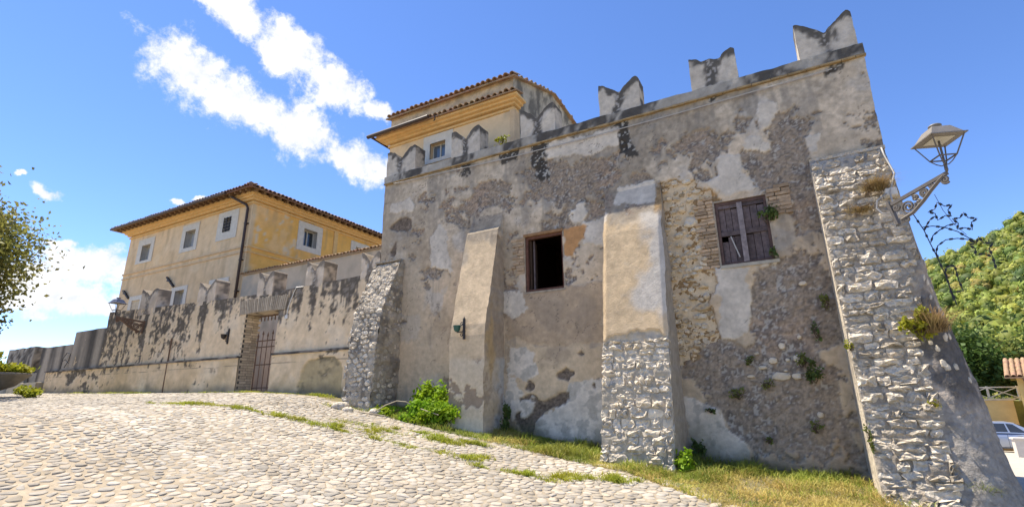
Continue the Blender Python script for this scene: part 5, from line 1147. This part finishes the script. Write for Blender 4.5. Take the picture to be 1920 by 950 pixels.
for nm, L in DE.items():
    for P in L:
        m = MB(); pp = [Vector((a, 8.35, b)) for a, b in P]; m.tube(pp, .0065, 5, closed=(nm == 'star'))
        for i in range(len(pp)):
            q = pp[i]; p2 = pp[(i+1) % len(pp)]
            if i < len(pp)-1 or nm == 'star':
                mid = q*.55+p2*.45; d = (p2-q).normalized(); m.bar(mid-d*.018, mid+d*.018, .024, .022)
        m.build(nm, MT['wire'], sd)
m = MB(); m.tube([(1.85, 7.66, 4.0), (1.95, 7.9, 3.85), (2.1, 8.2, 3.72), (2.23, 8.35, 3.6)], .003, 4); m.build('guy_wire', MT['wire'], sd)
m = MB(); m.tube([(-24.6, 8.9, 2.9), (-24.5, 8.88, 3.3), (-24.2, 8.86, 3.5), (-23.9, 8.86, 3.45), (-24.0, 8.88, 3.2), (-24.3, 8.9, 2.95)], .012, 5); m.tube([(-24.45, 8.88, 3.2), (-24.2, 8.84, 3.25), (-23.95, 8.88, 3.1)], .01, 5)
tag(m.build('wire_decoration', MT['wire'], None, at=(-24.3, 8.9, 2.9)), 'bent black wire loop standing at the far low end of the garden wall', 'decoration')

# ================================================================== vegetation
def leaves(c, rad, n, size, aspect=1.7, shell=.35, clumps=0, seed=0, flat=0.):
    """n bent leaf quads through an ellipsoid; returns V,F"""
    r_ = np.random.default_rng(seed); rad = np.array(rad if hasattr(rad, '__len__') else (rad,)*3, float)
    if clumps:
        d = r_.normal(size=(clumps, 3)); d /= np.linalg.norm(d, axis=1)[:, None]; cc = d*(r_.random((clumps, 1))**.45)*.85
        k = r_.integers(clumps, size=n); off = r_.normal(size=(n, 3))*.17; p = cc[k]+off
    else:
        d = r_.normal(size=(n, 3)); d /= np.linalg.norm(d, axis=1)[:, None]; p = d*(shell+(1-shell)*r_.random((n, 1))**.5)
    ctr = np.array(c)+p*rad
    a = r_.normal(size=(n, 3)); a[:, 2] -= .3; a /= np.linalg.norm(a, axis=1)[:, None]; b = np.cross(a, r_.normal(size=(n, 3))*(1-flat)+np.array([0, 0, 1])*(.6+flat)); b /= np.linalg.norm(b, axis=1)[:, None]+1e-9
    s = size*r_.uniform(.6, 1.3, (n, 1)); nn = np.cross(a, b)
    V_ = np.stack([ctr-a*s*aspect*.5, ctr+b*s*.5+nn*s*.1, ctr+a*s*aspect*.5-nn*s*.15, ctr-b*s*.5+nn*s*.1], 1).reshape(-1, 3)
    return V_, np.arange(4*n).reshape(-1, 4)
def blades(P, h, w_, lean, seed=0):
    """grass blades at points P (n,3): two-segment tapered"""
    r_ = np.random.default_rng(seed); n = len(P); hh = h*r_.uniform(.45, 1.3, (n, 1))*(.5+1.0*sstep(-.35, .5, fbm(P[:, 0], P[:, 1], 2.6, 3, 77)))[:, None]; a = r_.uniform(0, 2*math.pi, n); s = np.stack([np.cos(a), np.sin(a), 0*a], 1)*w_*.5
    l = r_.normal(size=(n, 3))*lean; l[:, 2] = 0; m_ = P+l*hh*.4+[0, 0, 1]*hh*.6; t = P+l*hh*1.1+[0, 0, 1]*hh*np.clip(1-.4*np.linalg.norm(l, axis=1)[:, None], .3, 1)
    V_ = np.stack([P-s, P+s, m_+s*.7, m_-s*.7, t], 1).reshape(-1, 3); b = np.arange(n)*5
    F_ = np.concatenate([np.stack([b, b+1, b+2], 1), np.stack([b, b+2, b+3], 1), np.stack([b+3, b+2, b+4], 1)]); return V_, F_
def ground_pts(n, fx, seed):
    r_ = np.random.default_rng(seed); P = fx(r_, n); return np.stack([P[:, 0], P[:, 1], gz(P[:, 0], P[:, 1])-.005], 1)
def strip(r_, n):
    x = r_.uniform(-8.4, 1.1, n*3); e = np.interp(x, EDGE_X, EDGE_Y); y = e-.12+(9.02-e+.12)*r_.random(n*3)**1.0
    dens = .35+.65*sstep(-6.2, -2, x); dens *= .25+.75*sstep(-.75, .15, fbm(x, y, 1.6, 3, 5)+.45*sstep(.9, .1, y-e)); k = r_.random(n*3) < dens
    inb = np.zeros(n*3, bool)
    for a, b, y0 in ((-9.1, -7.85, 8.1), (-5.95, -5.1, 8.2), (-2.82, -1.66, 7.82), (.68, 2.2, 7.62)): inb |= (x > a) & (x < b) & (y > y0)
    k &= ~inb; return np.stack([x[k], y[k]], 1)[:n]
P = ground_pts(34000, strip, 1); gm = (fbm(P[:, 0], P[:, 1], 1.3, 3, 55)+.25*rng.normal(size=len(P))+.55*sstep(-1.8, .4, P[:, 0])) > .42
V_, F_ = blades(P[~gm], .13, .009, .7, 2); tag(mesh_obj('grass', V_, F_, MT['grass']), 'bright green grass growing along the foot of the fortress wall', 'grass', kind='stuff')
V_, F_ = blades(P[gm], .10, .008, 1.0, 3); tag(mesh_obj('dry_grass', V_, F_, MT['straw']), 'yellow dry grass at the foot of the wall by the corner buttress', 'grass', kind='stuff')
TUFT = [(-10.55,5.83,.35),(-10.06,6.01,.3),(-10.84,5.78,.2),(-9.4,6.2,.2),(-8.41,6.43,.22),(-7.91,6.44,.2),(-7.5,6.45,.2),(-7.45,7.01,.2),(-6.88,7.12,.22),(-6.41,6.77,.25),(-6.3,7.11,.2),(-5.77,6.59,.2),(-5.4,7.22,.25),(-5.06,7.2,.18),(-4.9,6.62,.22),(-4.43,6.57,.24),(-4.23,6.78,.12),(-5.46,6.48,.15),(-2.89,6.53,.12),(-2.78,6.8,.15),(-3.01,6.37,.12),(-3.99,6.32,.12),(-18.34,8.75,.5),(-20.1,8.75,.5),(-14.8,8.8,.6),(-12.6,8.7,.5),(-11.5,8.8,.4),(-9.9,8.6,.3),(-8.5,7.9,.25),(-2.36,7.11,.12),(-22.5,8.8,.4)]
for (xa, ya), (xb, yb) in (((-9.6, 6.1), (-5.2, 7.25)), ((-8.5, 6.4), (-4.2, 6.6)), ((-7.4, 7.3), (-4.6, 7.5)), ((-11.5, 5.6), (-9.3, 6.2)), ((-3.6, 6.3), (-2.0, 7.0))):
    for k in range(14): t = rnd.random(); TUFT.append((xa+(xb-xa)*t, ya+(yb-ya)*t+rnd.uniform(-.08, .08), rnd.uniform(.05, .13)))
def tufts(r_, n):
    k = r_.choice(len(TUFT), n, p=np.array([t[2] for t in TUFT])/sum(t[2] for t in TUFT)); T = np.array(TUFT)[k]; o_ = r_.normal(size=(n, 2))*T[:, 2:3]*[.75, .28]; return T[:, :2]+o_
P = ground_pts(15000, tufts, 4); V_, F_ = blades(P, .062, .010, .9, 5); tag(mesh_obj('joint_grass', V_, F_, leafmat('joint_grass_blade', (.30, .32, .03), .4, .35, 4)), 'thin tufts of grass growing between the cobblestones', 'grass', kind='stuff')
def plant(name, loc, rad, n, size, mat, label, cat='plant', seed=0, stems=5, clumps=9, grassy=0., group=None):
    o = thing(name, loc, label, cat, group); c = Vector(loc)
    if grassy:
        r_ = np.random.default_rng(seed); P = np.array(loc)+r_.normal(size=(n, 3))*np.array(rad)*.25; V_, F_ = blades(P, grassy, size, .8, seed); mesh_obj('blades', V_, F_, mat, o)
    else:
        V_, F_ = leaves((c.x, c.y, c.z+rad[2]*.75), rad, n, size, seed=seed, clumps=clumps); mesh_obj('foliage', V_, F_, mat, o)
    m = MB(); r2 = random.Random(seed)
    for k in range(stems): m.tube([c+Vector((r2.uniform(-.2, .2)*rad[0], r2.uniform(-.1, .1)*rad[1], 0)), c+Vector((r2.uniform(-.5, .5)*rad[0], -.3*rad[1], rad[2]*.5)), c+Vector((r2.uniform(-.8, .8)*rad[0], r2.uniform(-.6, .2)*rad[1], rad[2]*r2.uniform(.8, 1.3)))], [.006, .005, .003], 4)
    m.build('stems', MT['trunk'], o); return o
plant('bush', (-6.55, 8.52, g1(-6.55, 8.5)), (.5, .32, .45), 2900, .055, MT['bush'], 'taller leafy green bush against the wall between the first two buttresses', 'bush', 3, 9, 26)
plant('bush', (-6.45, 8.22, g1(-6.4, 8.2)-.02), (.75, .3, .27), 4200, .05, MT['bush'], 'low spreading bright green bush at the foot of the plastered buttress', 'bush', 4, 9, 40)
plant('bush', (-7.35, 8.25, g1(-7.3, 8.2)-.03), (.5, .28, .17), 1500, .045, MT['bush'], 'small low green plants at the foot of the rubble buttress', 'bush', 5, 5, 16)
m = MB()
m.tube([(-7.75, 7.95, 1.36), (-7.5, 7.98, 1.42), (-7.3, 8.0, 1.52), (-7.1, 8.1, 1.60), (-6.9, 8.15, 1.58), (-6.75, 8.2, 1.5)], [.012, .012, .011, .01, .009, .006], 5); m.tube([(-6.4, 8.0, 1.45), (-6.2, 7.98, 1.40), (-5.98, 8.0, 1.34)], .01, 5); m.tube([(-8.0, 7.9, 1.40), (-7.6, 7.86, 1.37), (-7.2, 7.9, 1.32)], .009, 5)
tag(m.build('fallen_branch', M('pale_branch', (.38, .32, .23), .9, .3, 12, .3, 30), None, at=(-7.5, 8, 1.4)), 'bare pale fallen branch lying in front of the green bushes', 'branch')
for i, (x, y, s, lb) in enumerate(((-8.45, 7.9, .16, 'largest pale rock at the foot of the rubble buttress'), (-8.15, 7.82, .10, 'small pale rock in front of the rubble buttress'), (-7.62, 8.05, .12, 'grey rock beside the rubble buttress, nearest the bushes'), (-8.72, 7.95, .08, 'smallest leftmost rock at the foot of the rubble buttress'))):
    r_ = np.random.default_rng(i+40); P = IV*(1+.3*fbm(IV[:, 0]+i*5, IV[:, 1], 1.3, 3, i, z=IV[:, 2]))[:, None]*[s*1.25, s, s*.62]+[x, y, g1(x, y)+s*.2]
    tag(mesh_obj('rock', P, IF, MT['lime'], None, at=(x, y, g1(x, y))), lb, 'rock', 'loose rocks by the rubble buttress')
WP = [((-.03, 8.93, 4.36), (.16, .1, .13), 320, .04, 'weeddark', 'green weed growing at the upper right of the boarded window'), ((-.04, 8.93, 3.76), (.07, .06, .09), 110, .035, 'weeddark', 'little green weed at the lower right corner of the boarded window'),
 ((.22, 8.92, 1.78), (.17, .1, .17), 520, .035, 'weeddark', 'dense dark green weed on the bare wall beside white stones'), ((.12, 8.94, 2.02), (.12, .06, .12), 160, .03, 'weed', 'thin weed just above the dense wall weed'),
 ((-.6, 8.94, 2.10), (.10, .05, .07), 130, .03, 'weed', 'small weed left of the white wall stones'), ((-.83, 8.94, 1.56), (.14, .05, .09), 150, .03, 'weed', 'mossy weed low on the bare wall above the white patch'),
 ((-.42, 8.94, 1.72), (.13, .05, .08), 130, .03, 'weed', 'faint weed below the row of white wall stones'), ((-1.27, 8.94, 1.36), (.09, .05, .05), 80, .03, 'weeddark', 'tiny dark weed above the white plaster by the stone buttress'), ((-.5, 8.94, .92), (.10, .05, .06), 90, .03, 'weed', 'tiny weed low on the wall between buttresses'),
 ((.16, 8.93, 1.08), (.10, .06, .1), 110, .03, 'weed', 'thin weed low on the wall near the corner buttress'), ((.56, 8.9, 2.86), (.08, .08, .12), 160, .03, 'weed', 'green weed high in the angle of wall and corner buttress'), ((.38, 8.93, 2.44), (.09, .06, .15), 130, .03, 'weeddark', 'dark hanging weed below the weed in the corner angle'),
 ((.70, 8.22, 2.18), (.06, .06, .07), 90, .03, 'yellowleaf', 'small yellow flowering weed on the left edge of the corner buttress'), ((1.42, 7.97, 1.46), (.06, .05, .05), 70, .025, 'yellowleaf', 'tiny yellow weed in the stones of the corner buttress'), ((.70, 7.9, .95), (.05, .08, .16), 120, .03, 'weed', 'leafy weed climbing the left foot of the corner buttress')]
for i, (p, r3, n, s, mt, lb) in enumerate(WP): plant('wall_weed', p, (r3[0]*1.15, r3[1], r3[2]*1.2), int(n*.7), s*.9, MT[mt], lb, 'weed', 60+i, 6, 7, group='weeds rooted in the fortress wall')
plant('wall_fern', (1.46, 8.06, 2.30), (.2, .12, .2), 520, .045, MT['yellowleaf'], 'bright yellow-green tuft growing out of the corner buttress', 'plant', 81, 9, 12)
plant('grass_tuft', (1.62, 8.06, 2.36), (.2, .14, .06), 520, .006, MT['dry'], 'dry straw-coloured grass tuft beside the bright tuft on the buttress', 'grass tuft', 82, 3, grassy=.26)
plant('grass_tuft', (1.42, 8.55, 4.50), (.32, .12, .10), 900, .006, MT['dry'], 'brown dry grass tuft above the junction box on the buttress', 'grass tuft', 83, 3, grassy=.15)
plant('grass_tuft', (1.20, 8.52, 4.20), (.28, .10, .08), 700, .006, MT['dry'], 'brown dry grass tuft left of the lamp bracket on the buttress', 'grass tuft', 84, 3, grassy=.13)
plant('grass_tuft', (1.66, 7.93, .52), (.2, .12, .04), 260, .006, MT['weed'], 'thin green grass tuft at the plain foot of the corner buttress', 'grass tuft', 85, 3, grassy=.12)
plant('coping_weed', (-5.15, 8.99, 7.22), (.20, .1, .16), 170, .035, MT['yellowleaf'], 'yellowish weed growing on the battlement coping below the tower house', 'weed', 86, 7)
plant('tall_weed', (-1.55, 7.95, g1(-1.55, 7.95)), (.15, .12, .2), 340, .05, MT['bush'], 'leafy green weed at the right foot of the half-stone buttress', 'weed', 87, 6)
plant('ivy', (-4.95, 8.75, g1(-4.95, 8.75)), (.12, .12, .3), 420, .04, MT['weeddark'], 'dark green ivy in the angle right of the plastered buttress', 'ivy', 88, 5)
plant('ivy', (-1.52, 8.85, g1(-1.5, 8.85)), (.12, .12, .2), 300, .04, MT['weeddark'], 'dark green ivy in the angle right of the half-stone buttress', 'ivy', 89, 5)
# planter and flower bed at the left edge
pl = thing('planter', (-21.75, 6.1, g1(-21.7, 6.1)), 'grey stone bowl planter with yellow-green leaves at the left edge', 'planter')
zg = g1(-21.7, 6.1); m = MB(); m.lathe((-21.75, 6.1, zg), [(.42, 0), (.42, .08), (.3, .14), (.34, .22), (.7, .38), (.98, .68), (1.03, .70), (1.03, .76), (.95, .76), (.9, .66)], 28); m.build('bowl', M('grey_stone_bowl', (.2, .185, .165), .9, .25, 6, .3, 25), pl, True)
V_, F_ = leaves((-21.75, 6.1, zg+.86), (.95, .95, .22), 1800, .085, seed=91, clumps=30); mesh_obj('foliage', V_, F_, MT['yellowleaf'], pl)
V_, F_ = leaves((-22.4, 6.1, zg+1.2), (.6, .6, .4), 1000, .085, seed=92, clumps=22); mesh_obj('foliage', V_, F_, MT['yellowleaf'], pl)
plant('flower_bed', (-20.0, 6.6, g1(-20.0, 6.6)), (.5, .3, .2), 900, .06, MT['yellowleaf'], 'low yellow-green shrub beside the bowl planter', 'shrub', 93, 6, 24)
# trees
def tree(name, loc, h_trunk, crown_c, crown_r, n, leaf, mat, label, seed, group=None, clumps=70, cat='tree'):
    o = thing(name, loc, label, cat, group); r2 = random.Random(seed); b = Vector(loc); c = Vector(crown_c)
    m = MB(); m.tube([b-Vector((0, 0, .1)), b+(c-b)*.25+Vector((r2.uniform(-.1, .1), 0, 0)), b+(c-b)*.6, c+Vector((0, 0, crown_r[2]*.3))], [h_trunk*.06, h_trunk*.048, h_trunk*.036, h_trunk*.01], 9)
    for k in range(14):
        a = r2.uniform(0, 6.28); st = b+(c-b)*r2.uniform(.45, .95); e = c+Vector((math.cos(a)*crown_r[0]*.75, math.sin(a)*crown_r[1]*.75, r2.uniform(-.6, .75)*crown_r[2])); m.tube([st, (st+e)/2+Vector((0, 0, r2.uniform(-.1, .3))), e], [h_trunk*.018, h_trunk*.011, h_trunk*.004], 5)
    m.build('trunk', MT['trunk'], o, True)
    V_, F_ = leaves(crown_c, crown_r, n, leaf, seed=seed, clumps=clumps); mesh_obj('crown', V_, F_, mat, o); return o
tree('olive_tree', (-22.3, 3.5, g1(-22.3, 3.5)), 4.2, (-21.75, 3.75, 5.75), (2.75, 2.75, 2.6), 46000, .085, MT['olive'], 'airy olive-green tree at the left edge of the picture', 5, None, 190)
_t = [o for o in bpy.data.objects if o.name == 'olive_tree'][0]; V_, F_ = leaves((-21.45, 4.35, 4.2), (1.5, 1.5, 1.1), 9000, .085, seed=8, clumps=60); mesh_obj('lower_crown', V_, F_, MT['olive'], _t)
RT = [((11.2, 50, -1.9), (11.2, 50, 3.6), (2.4, 2.4, 3.0), 'dark green tree standing behind the far lamp post'), ((14.6, 52, -1.9), (14.6, 52, 3.2), (2.2, 2.2, 2.4), 'round green tree beyond the small yellow building, behind the railing'), ((18.2, 54, -1.9), (18.2, 54, 4.8), (2.6, 2.6, 3.0), 'tall tree behind the small yellow building at the right edge'),
      ((9.0, 56, -1.9), (9.0, 56, 4.6), (2.8, 2.8, 3.2), 'leafy tree showing just past the corner buttress'), ((13.2, 60, -1.9), (13.2, 60, 4.4), (2.8, 2.8, 3.2), 'farthest green tree at the foot of the wooded hill')]
for i, (b, c_, r3, lb) in enumerate(RT): tree('roadside_tree', b, 3.5, c_, r3, 5200, .22, [MT['treeleaf'], MT['weed'], MT['treeleaf'], MT['treeleaf'], MT['weed']][i], lb, 20+i, 'trees at the foot of the hill', 60)

# ================================================================== right-hand background
rw = thing('retaining_wall', (6, 38.6, -1.3), 'low yellow plastered retaining wall behind the silver car', 'wall')
rough_block('wall', (1.5, 38.5, -1.8), (10.3, 38.8, 1.25), MT['paint'], rw, lambda x, y, z_: mixc(np.tile([.60, .45, .20], (len(x), 1)), (.50, .36, .17), sstep(0, .5, fbm(x, z_, 1.2, 4, 3))), .25, .01)
boxpart('cap', M('wall_cap', (.5, .43, .32)), rw, (1.4, 38.44, 1.25), (10.4, 38.86, 1.33))
m = MB(); m.box((1.5, 38.8, -1.8), (30, 44.5, 1.22)); tag(m.build('terrace', M('terrace_earth', (.16, .17, .06)), None, at=(10, 41, -1.8)), kind='structure')
P = np.stack([rng.uniform(2, 10.5, 2500), rng.uniform(38.9, 40, 2500), np.full(2500, 1.22)], 1); V_, F_ = blades(P, .22, .03, .6, 9); tag(mesh_obj('terrace_grass', V_, F_, MT['grass']), 'green grass on top of the yellow retaining wall', 'grass', kind='stuff')
fr = thing('railing', (8, 39.3, 1.25), 'white timber railing with crossed braces above the yellow retaining wall', 'railing'); wt = M('white_timber', (.55, .52, .47))
for k in range(7): x = 3+k*1.3; boxpart('post', wt, fr, (x, 39.3, 1.2), (x+.09, 39.39, 2.02))
boxpart('rail', wt, fr, (3, 39.31, 1.93), (10.9, 39.38, 2.0)); boxpart('rail', wt, fr, (3, 39.31, 1.34), (10.9, 39.38, 1.40))
for k in range(6):
    x = 3.09+k*1.3
    for a, b in ((1.4, 1.93), (1.93, 1.4)): m = MB(); m.bar((x, 39.345+(.02 if a < b else -.02), a), (x+1.21, 39.345+(.02 if a < b else -.02), b), .045); m.build('brace', wt, fr)
lp = thing('lamp_post', (14.95, 58, -1.8), 'white twin-armed lamp post in front of the trees', 'lamp post'); lw = M('lamp_post_white', (.55, .54, .52))
m = MB(); m.tube([(14.95, 58, -1.9), (14.95, 58, 2.9)], .07, 8); m.build('pole', lw, lp); m = MB(); m.bar((14.2, 58, 2.8), (15.7, 58, 2.8), .06); m.build('cross_arm', lw, lp)
for x in (14.25, 14.95, 15.65): m = MB(); m.lathe((x, 58, 2.8), [(.06, .0), (.22, .1), (.2, .2), (.04, .28)], 10); m.build('lamp_head', lw, lp)
kb = thing('yellow_building', (10.02, 37.4, -1.5), 'small yellow building with a clay tile roof at the right edge', 'building')
rough_block('wall', (10.02, 37.4, -1.8), (16, 43, 2.42), MT['paint'], kb, lambda x, y, z_: mixc(np.tile([.62, .44, .17], (len(x), 1)), (.55, .38, .16), sstep(0, .5, fbm(x+y, z_, 1.2, 4, 3))), .3, .008)
mesh_obj('roof', [(9.6, 36.9, 2.45), (16.4, 36.9, 2.45), (16.4, 40.2, 3.5), (9.6, 40.2, 3.5), (16.4, 43.5, 2.45), (9.6, 43.5, 2.45), (9.6, 36.9, 2.38), (16.4, 36.9, 2.38), (16.4, 40.2, 3.42), (9.6, 40.2, 3.42), (16.4, 43.5, 2.38), (9.6, 43.5, 2.38)], [(0,1,2,3),(3,2,4,5),(6,9,8,7),(9,11,10,8),(0,6,7,1),(1,7,8,2),(2,8,10,4),(0,3,9,6),(3,5,11,9)], MT['tilelight'], kb)
m = MB()
for q in range(8): tiles_along(m, (9.6, 36.88+q*.4, 2.46+q*.127), (16.4, 36.88+q*.4, 2.46+q*.127), (0, -1, -.32), .11, .24, .46)
tag(m.build('roof_tiles', MT['tilelight'], kb), kind='stuff')
m = MB(); m.tube([(10.3, 36.95, 2.4), (10.35, 37.2, 2.2), (10.35, 37.34, 2.0), (10.35, 37.34, -1.6)], .05, 8); m.build('downpipe', MT['rust'], kb)
kb.rotation_euler.z = R(-17); kb.location.x += .35
plant('shrub', (8.75, 38.2, -1.3), (.5, .35, .75), 900, .12, MT['bush'], 'green shrub against the yellow retaining wall behind the car', 'shrub', 96, 5, 20)
lwz = g1(8.6, 30); boxpart_o = MB(); boxpart_o.box((7.62, 29.6, lwz-.1), (12.5, 30.0, -.23)); boxpart_o.box((7.57, 29.56, -.23), (12.55, 30.04, -.17)); tag(boxpart_o.build('low_kerb_wall', M('white_kerb', (.6, .56, .5), .9, .12), None, at=(9, 29.8, lwz)), 'low white wall in front of the parked silver car', 'wall')
# car
cz = g1(9.0, 36); car = thing('parked_car', (9.05, 36, cz), 'silver-blue car parked in front of the yellow retaining wall', 'car'); car.rotation_euler = (0, 0, 0)
ca = Vector((.97, -.243, 0)); cl = Vector((.243, .97, 0))
def cp(x, y, z_): return Vector((9.05, 36, cz))+ca*x+cl*y+Vector((0, 0, z_))
silver = M('silver_blue_paint', (.33, .39, .50), .28, .05, 3, 0, spec=.6, metal=.45); rubber = M('tyre_rubber', (.02, .02, .02), .9, .2, 20, .2, 40); chrome = M('wheel_alloy', (.4, .4, .42), .35, .1, 10, 0, metal=.8)
S_ = [(-2.12, .42, .72, .62), (-2.06, .32, .92, .74), (-1.7, .26, .98, .84), (-.9, .22, .98, .88), (0, .22, .97, .89), (.8, .22, .96, .88), (1.3, .24, .90, .86), (1.8, .26, .80, .80), (2.06, .32, .68, .68), (2.14, .40, .58, .55)]
def loft(S_, mat, name, parent):
    V_ = []; F_ = []
    for x, zb, zt, hw_ in S_:
        for fy_, fz in ((-.82, 0), (-1, .18), (-1, .72), (-.93, .95), (-.80, 1), (.80, 1), (.93, .95), (1, .72), (1, .18), (.82, 0)): V_.append(cp(x, fy_*hw_, zb+(zt-zb)*fz))
    k = 10
    for i in range(len(S_)-1):
        for j in range(k): F_.append((i*k+j, i*k+(j+1) % k, (i+1)*k+(j+1) % k, (i+1)*k+j))
    F_ += [tuple(range(k))[::-1], tuple((len(S_)-1)*k+j for j in range(k))]
    return mesh_obj(name, V_, F_, mat, parent, smooth=True)
loft(S_, silver, 'body', car)
V_ = []
GH = [(-1.95, -1.45), (-1.1, -.95), (.0, -.05), (.55, .15), (1.25, .35)]
cab = [(-1.9, .95, .80, -1.35, 1.38, .60), (-.6, .97, .86, -.6, 1.46, .64), (.1, .97, .86, .0, 1.46, .64), (1.2, .94, .80, .35, 1.40, .60)]
for bx_, bz, bw, tx, tz, tw_ in cab:
    for s in (-1, 1): V_ += [cp(bx_, s*bw, bz-.02), cp(tx, s*tw_, tz)]
F_ = []
for i in range(3):
    a = i*4; b = a+4; F_ += [(a, b, b+1, a+1), (a+2, a+3, b+3, b+2), (a+1, b+1, b+3, a+3)]
F_ += [(0, 1, 3, 2), (12, 14, 15, 13)]
gh = mesh_obj('greenhouse', V_, F_, silver, car)
def lerp(i0, i1, t, s, q):
    A = Vector(V_[i0*4+(0 if s < 0 else 2)]); B = Vector(V_[i0*4+(1 if s < 0 else 3)]); C_ = Vector(V_[i1*4+(0 if s < 0 else 2)]); D = Vector(V_[i1*4+(1 if s < 0 else 3)])
    lo = A+(C_-A)*t; hi = B+(D-B)*t; return lo+(hi-lo)*q+cl*(s*.008)
for s in (-1, 1):
    for i, t0, t1 in ((0, .12, .55), (0, .60, .98), (1, .08, .95), (2, .04, .62)):
        mesh_obj('side_window', [lerp(i, i+1, t0, s, .12), lerp(i, i+1, t1, s, .12), lerp(i, i+1, t1, s, .88), lerp(i, i+1, t0, s, .88)], [(0, 1, 2, 3)], MT['glassdark'], car)
    m = MB(); c0 = cp(.85, s*.98, 1.0); m.obox(c0, ca*.07, cl*.1, Vector((0, 0, .07))); m.build('mirror', silver, car)
    for x in (-.55, .45): m = MB(); m.obox(cp(x, s*.895, .83), ca*.09, cl*.012, Vector((0, 0, .015))); m.build('door_handle', chrome, car)
    for x in (-1.02, 0.0, 1.0): m = MB(); m.obox(cp(x, s*.889, .6), ca*.006, cl*.004, Vector((0, 0, .33))); m.build('door_gap', rubber, car)
    for x in (-1.32, 1.33):
        m = MB(); ring_o = [cp(x+math.cos(a)*.32, s*.74, .32+math.sin(a)*.32) for a in np.linspace(0, 2*math.pi, 20, endpoint=False)]; ring_p = [p+cl*(s*.14) for p in ring_o]
        m.add(ring_o+ring_p, [tuple(range(20)), tuple(range(20, 40))[::-1]]+[(i, (i+1) % 20, 20+(i+1) % 20, 20+i) for i in range(20)]); wv = m.build('wheel', rubber, car)
        m = MB(); m.add([cp(x+math.cos(a)*.2, s*.886, .32+math.sin(a)*.2) for a in np.linspace(0, 2*math.pi, 16, endpoint=False)], [tuple(range(16))]); m.build('rim', chrome, wv)
mesh_obj('windscreen', [Vector(V_[12])+(Vector(V_[14])-Vector(V_[12]))*.06+ca*.012, Vector(V_[12])+(Vector(V_[14])-Vector(V_[12]))*.94+ca*.012, Vector(V_[13])+(Vector(V_[15])-Vector(V_[13]))*.94+ca*.012, Vector(V_[13])+(Vector(V_[15])-Vector(V_[13]))*.06+ca*.012], [(0, 1, 2, 3)], MT['glassdark'], car)
for s in (-1, 1): m = MB(); m.obox(cp(2.02, s*.56, .62), ca*.08, cl*.13, Vector((0, 0, .06))); m.build('headlight', M('headlight_glass', (.6, .62, .65), .15, .02, 3, 0), car); m = MB(); m.obox(cp(-2.06, s*.6, .8), ca*.04, cl*.12, Vector((0, 0, .08))); m.build('tail_light', M('tail_light_red', (.3, .02, .02), .25, .02, 3, 0), car)
print('done', len(bpy.data.objects))
